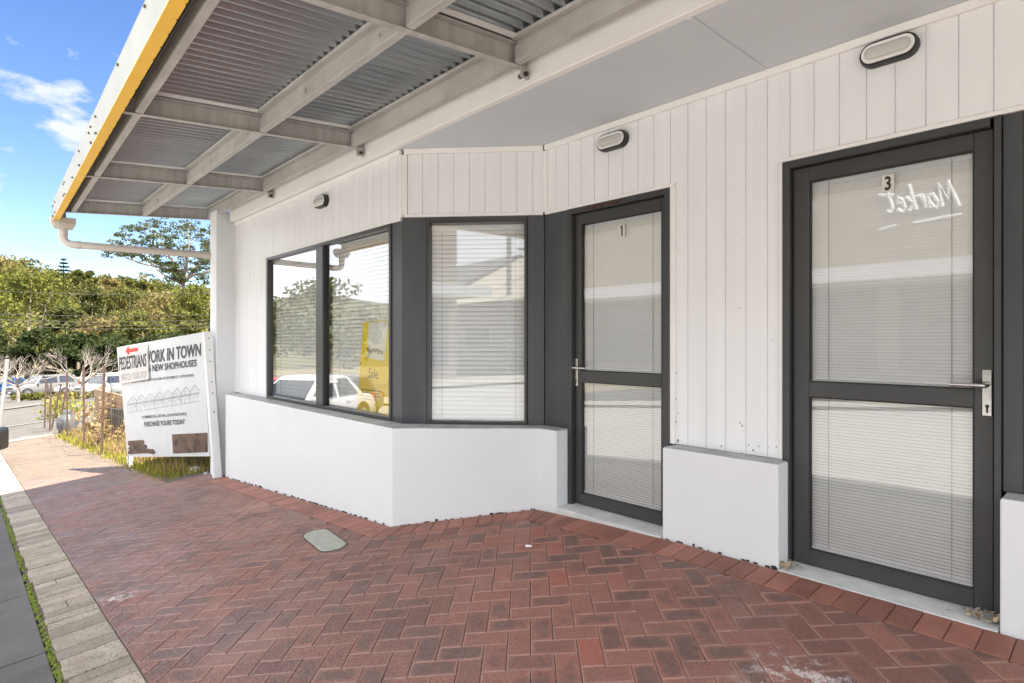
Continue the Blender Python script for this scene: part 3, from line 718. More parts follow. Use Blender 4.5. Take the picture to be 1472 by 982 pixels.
def paver(mb,poly,tone,org,a1,a2,L,W,gap=.0016,bev=.0035,dz=0):
    if len(poly)<3 or area(poly)<.0012: return
    cx=sum(p[0] for p in poly)/len(poly); cy=sum(p[1] for p in poly)/len(poly)
    # make ccw
    s=sum(poly[i][0]*poly[(i+1)%len(poly)][1]-poly[(i+1)%len(poly)][0]*poly[i][1] for i in range(len(poly)))
    if s<0: poly=poly[::-1]
    def inset(q):
        k=len(poly); ln=[]
        for i in range(k):
            P,Q=poly[i],poly[(i+1)%k]; l=math.dist(P,Q)
            if l<1e-4: continue
            nx,ny=-(Q[1]-P[1])/l,(Q[0]-P[0])/l; ln.append((nx,ny,nx*P[0]+ny*P[1]+q))
        out=[]
        for i in range(len(ln)):
            a,b,c=ln[i-1]; d,e,f=ln[i]; D=a*e-b*d
            if abs(D)<1e-4: return None
            out.append(((c*e-b*f)/D,(a*f-c*d)/D))
        return out
    o1=inset(gap); o2=inset(gap+bev)
    if not o1 or not o2 or area(o2)<.0006 or area(o2)>area(poly): return
    k=len(o1)
    if len(o2)!=k: return
    tx,ty=rs.uniform(-.006,.006),rs.uniform(-.006,.006)
    z=lambda p:g(p[0],p[1])+dz+(p[0]-cx)*tx+(p[1]-cy)*ty
    uv=lambda p:(((p[0]-org[0])*a1[0]+(p[1]-org[1])*a1[1])/L,((p[0]-org[0])*a2[0]+(p[1]-org[1])*a2[1])/W)
    A=[(p[0],p[1],z(p)-.014) for p in o1]; B=[(p[0],p[1],z(p)-.0028) for p in o1]; C_=[(p[0],p[1],z(p)) for p in o2]
    mb.face(C_,0,tone,[uv(p) for p in o2])
    for i in range(k):
        j=(i+1)%k
        mb.face([B[i],B[j],C_[j],C_[i]],0,tone,[uv(o1[i]),uv(o1[j]),uv(o2[j]),uv(o2[i])])
        mb.face([A[i],A[j],B[j],B[i]],0,tone,[uv(o1[i])]*4)
mb=MB(); rs=random.Random(21); W=.0985
ang=R(45.6); ca,sa=math.cos(ang),math.sin(ang)
def wpt(u,v): return (u*ca-v*sa-.9, u*sa+v*ca+1.3)
bA,bB,bC=lines_in
NR=230
def emit(u0,v0,u1,v1,hor):
    poly=[wpt(u0,v0),wpt(u1,v0),wpt(u1,v1),wpt(u0,v1)]
    cx=sum(p[0] for p in poly)/4; cy=sum(p[1] for p in poly)/4
    if cx<-20.5 or cx>2.3 or cy<.4 or cy>3.1: return
    org=poly[0]; a1=(ca,sa); a2=(-sa,ca); L,Wd=(u1-u0),(v1-v0)
    if not hor: org=poly[0]; a1,a2=(-sa,ca),(ca,sa); L,Wd=Wd,L
    poly=clip(poly,0,-1,-.567); poly=clip(poly,-1,0,20.38)
    if cx<-8.02: lim=[(0,1,1.78)]
    elif cx<-7.56: lim=[(0,1,2.235)]
    else:
        ymax=max(p[1] for p in poly) if poly else 0
        bv=[bB[0]*p[0]+bB[1]*p[1]-bB[2] for p in poly]   # >0: street side of the splayed line
        if ymax<=2.262-BW-.004: lim=[]
        elif bv and min(bv)>=0: lim=[(0,1,3.046-BW-.004)]
        elif bv and max(bv)<=0: lim=[(0,1,2.264-BW-.004)]
        else: lim=[(-bB[0],-bB[1],-bB[2]),(0,1,3.046-BW-.004)]
    poly0=poly
    for a,b,c in lim: poly=clip(poly,a,b,c)
    # uneven settlement
    dz=rs.uniform(-.0012,.0012)+.0012*math.sin(cx*3)*math.cos(cy*4)
    base=.5+.20*math.sin(cx*1.7+cy*2.3)+rs.gauss(0,.17)
    paver(mb,poly,min(max(base,.01),.99),org,a1,a2,L,Wd,dz=dz)
    if len(lim)==2: paver(mb,clip(clip(poly0,bB[0],bB[1],bB[2]),0,1,2.264-BW-.004),min(max(base,.01),.99),org,a1,a2,L,Wd,dz=dz)
for i in range(-NR,NR):
    for j in range(-NR,NR):
        c=(i-j)%4
        if c==0: emit(i*W,j*W,(i+2)*W,(j+1)*W,True)
        elif c==3: emit(i*W,j*W,(i+1)*W,(j+2)*W,False)
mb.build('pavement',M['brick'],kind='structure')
mb=MB()
for k,(a,b,ia,ib) in enumerate(zip(wallpath,wallpath[1:],inner,inner[1:])):
    L=math.dist(a,b); t=((b[0]-a[0])/L,(b[1]-a[1])/L); nx,ny=t[1],-t[0]
    n=round(L/.103); sa_=(ia[0]-a[0])*t[0]+(ia[1]-a[1])*t[1]; sb_=(ib[0]-a[0])*t[0]+(ib[1]-a[1])*t[1]
    f=.36
    def sin_(s):
        if s<f: return sa_+(f-sa_)*(s/f)
        if s>L-f: return (L-f)+(sb_-(L-f))*((s-(L-f))/f)
        return s
    for i in range(n):
        s0,s1=L*i/n,L*(i+1)/n
        poly=[(a[0]+t[0]*s0,a[1]+t[1]*s0),(a[0]+t[0]*s1,a[1]+t[1]*s1)]
        q0,q1=sin_(s0),sin_(s1)
        poly+= [(a[0]+t[0]*q1+nx*BW,a[1]+t[1]*q1+ny*BW),(a[0]+t[0]*q0+nx*BW,a[1]+t[1]*q0+ny*BW)]
        paver(mb,poly,rs.random(),poly[0],t,(nx,ny),.11,BW,gap=.0014,bev=.003,dz=.001+rs.uniform(-.0008,.0008))
mb.build('border_paver',M['header'],kind='structure')
# service cover let into the paving
cc=at(466,768.5,850*1.36/278); cx,cy=cc.x,cc.y
mb=MB(); a=R(-8); n=10
def stad(L,r,gr=0):
    pts=[]
    for k in range(n+1): an=-math.pi/2+math.pi*k/n; pts.append((L+(r+gr)*math.cos(an),(r+gr)*math.sin(an)))
    for k in range(n+1): an=math.pi/2+math.pi*k/n; pts.append((-L+(r+gr)*math.cos(an),(r+gr)*math.sin(an)))
    d=R(-9); return [(cx+p*math.cos(d)-q*math.sin(d),cy+p*math.sin(d)+q*math.cos(d)) for p,q in pts]
def lvl(p,dz): return [(x,y,g(x,y)+dz) for x,y in p]
s0=stad(.20,.088,.012); s1=stad(.20,.088,0); s2=stad(.20,.088,-.006); k=len(s0)
mb.mesh(lvl(s1,-.008)+lvl(s1,.0035)+lvl(s2,.0075),[(i,(i+1)%k,k+(i+1)%k,k+i) for i in range(k)]+[(k+i,k+(i+1)%k,2*k+(i+1)%k,2*k+i) for i in range(k)]+[tuple(range(2*k,3*k))])
cov=empty('service_cover','oval grey concrete service cover set in the red pavers','service cover')
mb.build('lid',mat('cover_concrete',(.30,.31,.26),(.42,.42,.37),.9,30,bmp=1,bscale=70,bdist=.01,dirt=(.14,.14,.11),dirt_scale=60,dirt_lo=.58),cov)
mb=MB(); mb.mesh(lvl(s0,.003)+lvl(s1,.0034),[(i,(i+1)%k,k+(i+1)%k,k+i) for i in range(k)]); mb.build('surround',M['joint'],cov)

# dead leaves in the door corners
def leaf(mb,c,r,rz,tilt,tone):
    ax=Vector((math.cos(rz),math.sin(rz),tilt)); ay=Vector((-math.sin(rz),math.cos(rz),rs.uniform(-.5,.9)))
    c=Vector(c); pts=[c-ax*r, c-ax*r*.3-ay*r*.45, c+ax*r*.5-ay*r*.35, c+ax*r*1.1, c+ax*r*.4+ay*r*.4, c-ax*r*.4+ay*r*.42]
    mid=c+Vector((0,0,r*.25)); 
    for i in range(6): mb.face([pts[i],pts[(i+1)%6],mid],0,tone)
for nm,(px,py,Z),n_,lab in (('leaf_litter',(1415,868,2.50),30,'dead leaves and twigs heaped in the right corner of door 3'),('leaf_litter',(1150,818,3.0),14,'few curled dead leaves in the left corner of door 3')):
    c=at(px,py,Z); mb=MB(); bx=-.47 if px>1300 else -1.27
    for i in range(n_):
        q=(bx+rs.gauss(0,.035)*(1.3 if px>1300 else 1), 3.13+rs.uniform(-.05,.04), .015+abs(rs.gauss(0,.014)))
        leaf(mb,q,rs.uniform(.010,.024),rs.uniform(0,6.3),rs.uniform(-.3,1.0),rs.random())
    for i in range(n_//3):
        q=Vector((bx+rs.gauss(0,.04),3.12+rs.uniform(-.04,.03),.02)); mb.tube([q,q+Vector((rs.uniform(-.05,.05),rs.uniform(-.04,.03),rs.uniform(0,.03)))],.0016,4)
    tag(mb.build(nm,mat('dead_leaf',(.16,.10,.05),(.42,.36,.26),.8,60,tone=.5)),lab,'leaf litter','dead leaves in the doorway')
# small stones and litter on the paving
p=at(762,772,850*1.19/282)
mb=MB(); 
for i in range(5): blob(mb,(p.x+rs.uniform(-.02,.02),p.y+rs.uniform(-.015,.015),g(p.x,p.y)),rs.uniform(.008,.016),.006)
tag(mb.build('paper_scrap',M['white']),'small crumpled white scrap on the pavers before the bay','litter')
# ================================================================ SIGN BOARD
sg=empty('sign_board','big white leaning property sign with red arrow beside the end of the shop','sign board')
TL,TR,BL,BR=at(170,499,8.95),at(292,477.5,7.30),at(183,657,8.95),at(301,656,7.30)
def sp(u,v,off=0):
    p=(BL*(1-u)+BR*u)*(1-v)+(TL*(1-u)+TR*u)*v
    n=((BR-BL).cross(TL-BL)).normalized(); 
    return p+n*off
nb=((BR-BL).cross(TL-BL)).normalized()
if nb.dot(Vector((0,0,CAMZ))-BL)<0: nb=-nb
def sp(u,v,off=0): return (BL*(1-u)+BR*u)*(1-v)+(TL*(1-u)+TR*u)*v+nb*off
def slab(mb,u0,u1,v0,v1,f,b,mi=0):
    mb.hexa([sp(u0,v0,f),sp(u1,v0,f),sp(u1,v0,b),sp(u0,v0,b),sp(u0,v1,f),sp(u1,v1,f),sp(u1,v1,b),sp(u0,v1,b)],mi)
mb=MB(); slab(mb,0,1,0,1,0,-.02); mb.build('panel',mat('sign_white',(.62,.63,.645),(.56,.57,.585),.5,3,dirt=(.5,.5,.5),dirt_scale=10,dirt_lo=.70),sg)
def px2uv(x,y):
    # invert the board mapping numerically (photo pixels -> u,v)
    u,v=.5,.5
    for _ in range(20):
        def pr(u,v):
            p=sp(u,v); d=p.x*FW[0]+p.y*FW[1]; r=p.x*RT[0]+p.y*RT[1]
            return 736+FPX*r/d, 491-FPX*(p.z-CAMZ)/d
        a=pr(u,v); e=1e-3; b=pr(u+e,v); c=pr(u,v+e)
        J=((b[0]-a[0])/e,(c[0]-a[0])/e,(b[1]-a[1])/e,(c[1]-a[1])/e); D=J[0]*J[3]-J[1]*J[2]
        dx,dy=x-a[0],y-a[1]; u+=(J[3]*dx-J[1]*dy)/D; v+=(-J[2]*dx+J[0]*dy)/D
    return u,v
def board_text(mb,s,x0,y0,x1,y1,hpx,off=.004,mi=0,**kw):
    """lower-left (x0,y0), lower-right (x1,y1), height in photo pixels"""
    A=px2uv(x0,y0); B=px2uv(x1,y1); C_=px2uv(x0,y0-hpx); D=px2uv(x1,y1-hpx)
    f=lambda u,v: sp(*[(A[i]*(1-u)+B[i]*u)*(1-v)+(C_[i]*(1-u)+D[i]*u)*v for i in (0,1)],off)
    put_text(mb,s,f,mi,**kw)
mb=MB()
board_text(mb,'WORK IN TOWN',207,524,289,511.5,18.5,fat=.018)
board_text(mb,'5 NEW SHOPHOUSES',214,535,283,526.5,10,fat=.018)
board_text(mb,'2 BEDROOM/1 BATHROOM APARTMENT (UPSTAIRS)',189,551.5,278.5,542,4.6,fat=.012)
board_text(mb,'COMMERCIAL RETAIL (DOWNSTAIRS)',204,603,268.5,598,5.2,fat=.014)
board_text(mb,'PURCHASE YOURS TODAY',207.5,613.5,266,609.5,7.2,fat=.02)
mb.build('lettering',mat('faded_ink',(.035,.035,.04),(.07,.07,.07),.6,9),sg)
# terrace drawing
mb=MB()
def ln(pts,w=.45,off=.0035):
    for a,b in zip(pts,pts[1:]):
        A=sp(*px2uv(*a),off); B=sp(*px2uv(*b),off); mb.bar(A,B,.006*w/.45*.8,.001,up=nb)
def yb(x): return 593-.165*(x-186)   # base line of the drawn houses
xs=[184+12.8*i for i in range(9)]
for i in range(8):
    x=xs[i]; w=12.8; b=yb(x); b2=yb(x+w)
    ln([(x,b-15),(x+w*.5,b-23-i*.35),(x+w,b2-15)]); ln([(x,b-11),(x+w,b2-11)],.9); ln([(x,b-13),(x+w,b2-13)],.3); ln([(x,b-15),(x,b)]); ln([(x,b),(x+w,b2)],.4)
    ln([(x+3,b-7),(x+5,b-7.3),(x+5,b-1)],.35); ln([(x+7,b-8),(x+11,b2-7.5),(x+11,b2-3)],.35); ln([(x+4,b-17),(x+8,b-17.6)],.3)
mb.build('drawing',mat('pencil_grey',(.30,.31,.33),(.22,.22,.24),.6,8),sg)
# brown patches where lettering was painted out
mb=MB()
def patch(pxs,off): 
    pts=[sp(*px2uv(*p),off) for p in pxs]; mb.face(pts)
patch([(247.5,624.5),(298.5,622),(299,650),(249,652)],.003)
mb.build('painted_out_patch',mat('brown_overpaint',(.10,.055,.035),(.16,.10,.075),.7,4,dirt=(.05,.03,.02),dirt_scale=6,dirt_lo=.5),sg); mb=MB()
patch([(184.5,634),(206,632.5),(207.5,635),(207,638.6),(211.5,640.5),(211,645),(221,646),(224,650),(222,653),(212,651.5),(203,652),(184.5,653),(184,649),(186,647.5),(184,644),(187,642),(184,639)],.003)
mb.build('painted_out_patch',bpy.data.materials['brown_overpaint'],sg)
# pedestrian notice fixed over the corner
def bq(mb,pxs,f,b):
    A=[sp(*px2uv(*p),f) for p in pxs]; B=[sp(*px2uv(*p),b) for p in pxs]; k=len(pxs)
    mb.mesh(A+B,[tuple(range(k)),tuple(range(2*k-1,k-1,-1))]+[(i,k+i,k+(i+1)%k,(i+1)%k) for i in range(k)])
mb=MB(); bq(mb,[(174.5,552),(216,545),(213.5,493.5),(170,499.5)],.022,.006)
nt_=mb.build('notice_panel',mat('notice_white',(.60,.585,.57),(.53,.52,.51),.6,4),sg); nt_['label']='smaller notice panel with red arrow fixed over the sign corner'
mb=MB(); board_text(mb,'PEDESTRIANS',174,532.5,213,526.5,19,off=.0245,fat=.015); mb.build('lettering',M['ink'],nt_)
mb=MB(); board_text(mb,'WATCH YOUR STEP',177,547.5,213,542.5,9.5,off=.0245,fat=-.012,shear=.05); mb.build('handwriting',mat('marker_pink',(.38,.26,.25),(.5,.4,.38),.6,20),nt_)
mb=MB(); pts=[(182.8,505.5),(187.2,497.5),(188,501.6),(200.5,499.6),(200.8,504.6),(188.6,506.4),(188,510)]
bq(mb,pts,.0245,.0225); mb.build('red_arrow',M['red'],nt_)
mb=MB(); a,b=at(297.5,477,7.23),at(312.5,687,7.12)
mb.bar(a,b,.075,.09,up=(0,1,0)); mb.build('post',M['white'],sg,bevel=.003); mb=MB(); a,b=at(186.5,655,8.99),at(187.5,673,8.95); b.z=g(b.x,b.y)-.05; mb.bar(a,b,.07,.07)
mb.build('post',M['white'],sg,bevel=.003)
mb=MB()
for t in (.04,.12,.2,.34,.42,.55,.64,.76,.9):
    q=at(299.5+14.5*t,478+208*t,7.14); mb.obox(q,(1,0,0),(0,1,0),(0,0,1),.012,.012,.012)
mb.build('nail_hole',M['black'],sg)

# ================================================================ WIRE FENCE along the vacant block
fe=empty('wire_fence','rusty star-picket fence with sagging wire mesh beside the footpath','fence')
rust=mat('rusty_steel',(.07,.045,.035),(.12,.07,.05),.85,20)
posts=[((145.6,653),(150,525)),((120.9,640),(120,524.8)),((96.8,629),(96.3,536)),((83.3,622.5),(94,563)),((72,617),(88,552)),((71.2,619.5),(73.4,549)),((63.8,615),(66,545))]
tops=[]
for (bx,by),(tx,ty) in posts:
    gz=2.0; Z=10
    for _ in range(12):
        Z=850*gz/(by-491); p=at(bx,by,Z); gz=CAMZ-g(p.x,p.y)
    p=at(bx,by,Z); q=at(tx,ty,Z); p.z-=.2
    mb=MB(); mb.bar(p,q,.045,.012,up=(1,0,0)); mb.bar(p+Vector((.0,.012,0)),q+Vector((0,.012,0)),.012,.028,up=(1,0,0)); mb.build('post',rust,fe); tops.append((p,q))
mb=MB(); rs=random.Random(9)
seq=[tops[0],tops[1],tops[2],tops[6]]
c_=at(196,668,8.6); seq=[(Vector((-9.6,2.05,g(-9.6,2.05))),Vector((-9.6,2.05,g(-9.6,2)+1.25)))]+seq
for (p0,q0),(p1,q1) in zip(seq,seq[1:]):
    rows=7
    for r in range(rows):
        f=.16+.8*r/(rows-1); A=p0.lerp(q0,f); B=p1.lerp(q1,f); pts=[]
        for k in range(9): t=k/8; pts.append(A.lerp(B,t)+Vector((rs.uniform(-.03,.03),rs.uniform(-.04,.04),-.16*math.sin(math.pi*t)*(f)+rs.uniform(-.03,.03))))
        mb.tube(pts,.0028,3,cap=False)
    for k in range(1,7):
        t=k/7; A=p0.lerp(p1,t); B=q0.lerp(q1,t); mb.tube([A.lerp(B,.15)+Vector((rs.uniform(-.05,.05),0,0)),A.lerp(B,.5)+Vector((rs.uniform(-.06,.06),.03,-.1)),A.lerp(B,.93)+Vector((0,0,-.12*math.sin(math.pi*t)))],.003,3,cap=False)
mb.build('wire',mat('galvanised_wire',(.16,.13,.11),(.10,.08,.06),.6),fe)
# pole leaning by the kerb at the left edge of the view
pl=empty('leaning_pole','thin pale steel pole leaning beside the road at the left edge','pole')
a=at(2,592,12.5); b=at(10.5,516,12.5); a=b+(a-b)*1.55; mb=MB(); mb.tube([a,b],.035,8); mb.build('shaft',mat('galv',(.5,.5,.48),(.4,.4,.38),.4,metal=.5),pl,smooth=True)
mb=MB(); mb.tube([b-(a-b).normalized()*.001,b-(a-b).normalized()*.03],.039,8); mb.build('cap',M['black'],pl)

# ================================================================ PLANTS
def leafmat(name,c1,c2,tone=.45,trans=.35,sc=.5):
    m=bpy.data.materials.new(name); m.use_nodes=True; nt=m.node_tree; nt.nodes.clear()
    out=nt.nodes.new('ShaderNodeOutputMaterial'); df=N(nt,'ShaderNodeBsdfDiffuse'); tr=N(nt,'ShaderNodeBsdfTranslucent')
    c=ramp(nt,noise(nt,sc,3,.5),[(.35,c1),(.65,c2)]).outputs[0]
    a=N(nt,'ShaderNodeAttribute',attribute_name='tone'); mr=N(nt,'ShaderNodeMapRange'); nt.links.new(a.outputs['Fac'],mr.inputs[0]); mr.inputs[3].default_value=1-tone; mr.inputs[4].default_value=1+tone
    vm=N(nt,'ShaderNodeVectorMath',operation='SCALE'); nt.links.new(c,vm.inputs[0]); nt.links.new(mr.outputs[0],vm.inputs['Scale'])
    nt.links.new(vm.outputs[0],df.inputs[0]); nt.links.new(vm.outputs[0],tr.inputs[0])
    mx=N(nt,'ShaderNodeMixShader'); mx.inputs[0].default_value=trans; nt.links.new(df.outputs[0],mx.inputs[1]); nt.links.new(tr.outputs[0],mx.inputs[2]); nt.links.new(mx.outputs[0],out.inputs[0])
    return m
L_bright=leafmat('bright_leaf',(.165,.17,.04),(.125,.135,.035))
L_green=leafmat('green_leaf',(.08,.092,.03),(.115,.115,.038))
L_olive=leafmat('olive_leaf',(.16,.155,.042),(.11,.115,.035))
L_tan=leafmat('tan_leaf',(.23,.185,.075),(.17,.14,.055))
L_dark=leafmat('dark_leaf',(.036,.052,.02),(.055,.066,.026))
L_gum=leafmat('gum_leaf',(.07,.085,.035),(.10,.105,.05))
L_grass=leafmat('grass_blade',(.26,.27,.035),(.33,.28,.07),.5,.4,3)
L_dry=leafmat('dry_brush',(.34,.24,.12),(.24,.16,.08),.5,.3,3)
bark=mat('bark',(.10,.08,.06),(.16,.13,.10),.95,3,bmp=.4,bscale=12)
bark_p=mat('pale_bark',(.34,.29,.25),(.24,.20,.17),.9,3)
def rdir(r):
    while True:
        v=Vector((r.uniform(-1,1),r.uniform(-1,1),r.uniform(-1,1)))
        if .05<v.length<1: return v.normalized()
def leaves(mb,c,rad,n,size,r,flat=1.0,base=.5):
    c=Vector(c)
    for _ in range(n):
        d=rdir(r); q=c+Vector((d.x*rad,d.y*rad,d.z*rad*flat))*r.uniform(.45,1.08)
        a=rdir(r); b=a.cross(rdir(r)); 
        if b.length<.1: continue
        b.normalize(); s=size*r.uniform(.6,1.3); t=min(max(base+r.gauss(0,.2),0.01),.99)
        mb.face([q-a*s,q-b*s*.55,q+a*s,q+b*s*.55],0,t)
def tree(px,ptop,Z,wpx,lm,label,kind='broad',seed=0,group='trees behind the car park',clumps=46,lpc=75,ls=.30,hidebase=True):
    r=random.Random(seed+int(px*7)); p=at(px,491,Z); gz=hz(p.x,p.y); top=CAMZ+(491-ptop)/850*Z; H=top-gz; Wd=wpx/850*Z/2
    root=empty('broadleaf_tree' if kind=='broad' else 'gum_tree',label,'tree',group,loc=(p.x,p.y,gz))
    t=MB(); th=.05*H**.9*.35+.12
    lean=Vector((r.uniform(-.4,.4),r.uniform(-.4,.4),0))
    t.tube([(0,0,-.3),(lean.x*.3,lean.y*.3,H*.2),(lean.x,lean.y,H*.5)],[th*1.3,th,th*.6],7)
    cr_=MB(); cen=[]
    clumps=int(clumps*.6)
    for i in range(clumps):
        a=r.uniform(0,2*math.pi); h=r.uniform(-1,1); rr=math.sqrt(max(0,1-h*h))*r.uniform(.55,1)
        c=Vector((math.cos(a)*rr*Wd*.86,math.sin(a)*rr*Wd*.86,H*.60+h*H*.36)); cr=r.uniform(.17,.33)*Wd+.2
        if h<-.4 and r.random()<.5: continue
        leaves(cr_,c,cr,int(lpc*1.9*r.uniform(.8,1.2)),ls*.85,r,.72,r.uniform(.3,.7)); cen.append(c)
    for c in cen[::4]:
        s=Vector((lean.x*.6,lean.y*.6,H*r.uniform(.22,.45))); m_=(s+c)/2+Vector((0,0,-.05*H)); t.tube([s,m_,c],[th*.5,th*.3,.04],5)
    t.build('trunk',bark,root,smooth='full'); cr_.build('crown',lm,root)
    return root
def hz(x,y):
    X=-x
    b=g(x,y)
    if X<108: return b
    t=min((X-108)/165,1); t=t*t*(3-2*t)
    rid=1-.0016*max(0,y-0)*.9
    return b+t*(24.5*rid+2.0*math.sin(y*.045+1)+1.2*math.sin(y*.11+X*.03))-max(0,X-275)*.12
SUN=3.3; SKY=.062; SKYV=.68; EXPO=2.60; FILLC=(8.2,8.6,9.1); CLOUDOFF=(0.3,0.1,0); CLOUDC=(2.7,2.8,2.95)
# hill
xs=[-108-6*i for i in range(52)]; ys=[-240+8*i for i in range(62)]
mb=MB(); nx=len(xs)
mb.mesh([(x,y,hz(x,y)-.03) for y in ys for x in xs],[(j*nx+i,(j+1)*nx+i,(j+1)*nx+i+1,j*nx+i+1) for j in range(len(ys)-1) for i in range(nx-1)])
mb.build('hill',M['hillg'],smooth='full',kind='structure')
# wooded hillside, one mass
rw=random.Random(77)
woods=[MB(),MB(),MB()]
def inview(x,y,m=.06):
    d=x*FW[0]+y*FW[1]; r=x*RT[0]+y*RT[1]
    return d>0 and -.866-m<r/d<-.50+m
cnt=0
while cnt<620:
    x=-rw.uniform(112,300); y=rw.uniform(-60,190)
    if not inview(x,y) and rw.random()<.75: continue
    cnt+=1
    rr=rw.uniform(2.0,4.6); z=hz(x,y)+rr*.8; k=rw.choices((0,1,2),(.45,.3,.25))[0]
    for q in range(5):
        c=(x+rw.gauss(0,rr*.45),y+rw.gauss(0,rr*.45),z+rw.uniform(-.2,.6)*rr)
        leaves(woods[k],c,rr*rw.uniform(.4,.6),int(30),.55,rw,.7,rw.uniform(.2,.8))
for w,m_,nm in zip(woods,(L_olive,L_tan,L_green),('hill_woodland',)*3):
    w.build(nm,m_,kind='stuff')

# trees behind the car park
T=[(40,392,72,165,L_bright,'large bright green tree at the left behind the car park',60),
   (128,415,80,110,L_green,'mid green tree right of the large bright one',46),
   (178,408,84,95,L_olive,'olive tree rising behind the left edge of the sign',46),
   (228,418,78,90,L_tan,'yellowish brown tree above the middle of the sign',46),
   (280,412,76,85,L_bright,'light green tree nearest the shop corner',46),
   (330,416,80,100,L_green,'green tree hidden mostly behind the wing wall',30),
   (-30,400,80,120,L_green,'green tree at the far left edge of the view',40),
   (95,440,66,70,L_green,'lower green tree behind the pale four-wheel drive',36),
   (150,452,64,75,L_tan,'brownish low tree behind the white roof-rack car',40),
   (205,450,64,80,L_olive,'low olive tree behind the sign top',36),
   (262,448,66,80,L_olive,'low olive tree close to the wing wall',36),
   (10,468,62,70,L_dark,'dark low tree behind the blue car',34),
   (60,478,60,80,L_dark,'dark shrubby tree behind the silver four-wheel drive',34),
   (115,484,60,80,L_dark,'dark shrubby tree behind the small white car',34),
   (175,482,60,90,L_dark,'dark shrubby tree left of the sign',34),
   (240,480,60,90,L_dark,'dark shrubby tree behind the sign',34)]
for i,(px,pt,Z,w,lm,lab,cl) in enumerate(T): tree(px,pt,Z,w,lm,lab,seed=i,clumps=cl,lpc=95,ls=.26)

# tall open gum tree with tiered foliage
def gum():
    Z=96; r=random.Random(31); base=at(262,491,Z); gz=hz(base.x,base.y)
    root=empty('gum_tree','tall open-crowned gum tree with pale limbs above the sign','tree','trees behind the car park',loc=(base.x,base.y,gz))
    q=lambda x,y,dz=0:at(x,y,Z+dz)-Vector((base.x,base.y,gz))
    t=MB(); c=MB()
    fork=q(262,408)
    t.tube([(0,0,-.5),q(262,455),fork],[.6,.5,.42],8)
    limbs=[([fork,q(250,392),q(228,384),q(200,378),q(176,368),q(152,362)],.28),([fork,q(256,388,1),q(242,366,1),q(232,345,2),q(214,328,2)],.30),([fork,q(268,380,-1),q(272,350,-1),q(268,322,-2)],.30),
           ([fork,q(280,386,2),q(292,362,3),q(304,340,3)],.28),([fork,q(240,398,-2),q(226,388,-2),q(206,362,-2),q(188,345,-2)],.2),([fork,q(276,396,-1),q(296,392,-2),q(318,384,-3)],.25)]
    for pts,w in limbs:
        n=len(pts); t.tube(pts,[w*(1-.8*i/(n-1)) for i in range(n)],6)
        for k in range(1,n):
            for m_ in range(3):
                a=pts[k-1].lerp(pts[k],r.random()); e=a+Vector((r.uniform(-1.6,1.6),r.uniform(-1.6,1.6),r.uniform(.2,1.7))); t.tube([a,(a+e)/2+Vector((0,0,-.15)),e],[w*.25,w*.17,.03],4)
                if r.random()<.75: 
                    for z_ in range(2): leaves(c,e+Vector((r.uniform(-.6,.6),r.uniform(-.6,.6),0)),r.uniform(.5,1.0),24,.20,r,.5,r.uniform(.2,.8))
    for (x,y,w,h) in ((195,330,34,9),(222,322,30,10),(205,348,40,8),(165,350,20,6),(160,364,22,8),(186,366,34,7),(245,338,30,10),(268,326,26,10),(292,335,24,10),(300,352,20,9),(240,355,36,8),(272,358,32,10),(222,372,20,6),(258,378,40,12),(284,384,30,12),(298,372,24,10),(250,392,36,10),(285,400,34,10),(225,340,26,6),(175,338,18,5),(310,330,30,10)):
        for k in range(int(w*h/22)+3):
            p=q(x+r.gauss(0,w/2.6),y+r.gauss(0,h/2.2),r.uniform(-4,4)); leaves(c,p,r.uniform(.4,.9),24,.19,r,.5,r.uniform(.15,.85))
    t.build('trunk',mat('gum_bark',(.34,.28,.23),(.16,.13,.11),.9,1.2),root,smooth='full'); c.build('crown',L_gum,root)
gum()
# norfolk pine on the skyline
def pine(px,ptop,Z,H,label):
    p=at(px,491,Z); top=CAMZ+(491-ptop)/850*Z; root=empty('norfolk_pine',label,'tree',loc=(p.x,p.y,top-H)); t=MB(); c=MB(); r=random.Random(8)
    t.tube([(0,0,-1),(0,0,H)],[.35,.05],6); k=0; z=H*.25
    while z<H*.98:
        L=(H-z)*.33+.25
        for j in range(7):
            a=j*2*math.pi/7+k*.4; e=Vector((math.cos(a)*L,math.sin(a)*L,z+L*.10)); t.tube([(0,0,z),e],[.08,.03],4)
            for m_ in range(6): leaves(c,Vector((0,0,z)).lerp(e,.3+.13*m_),.22,9,.22,r,.5,r.uniform(.2,.6))
        z+=H*.055; k+=1
    t.build('trunk',bark,root); c.build('crown',L_dark,root)
pine(91.5,370,150,17,'symmetrical norfolk pine standing out on the skyline at left')
# mid-ground skyline crowns
for i,(px,pt,Z,w,lm,lab) in enumerate(((20,380,135,60,L_tan,'brownish crown on the skyline at far left'),(122,384,140,42,L_olive,'rounded olive crown on the skyline right of the pine'),(160,402,140,40,L_tan,'tan crown on the skyline below the downpipe'),(180,399,150,36,L_olive,'small open crown on the skyline under the downpipe'),(205,401,130,34,L_olive,'sparse skyline crown left of the gum tree'),(62,386,130,60,L_olive,'wide olive crown left of the pine'))):
    tree(px,pt,Z,w,lm,lab,seed=60+i,clumps=34,lpc=60,ls=.42,group='crowns on the skyline')

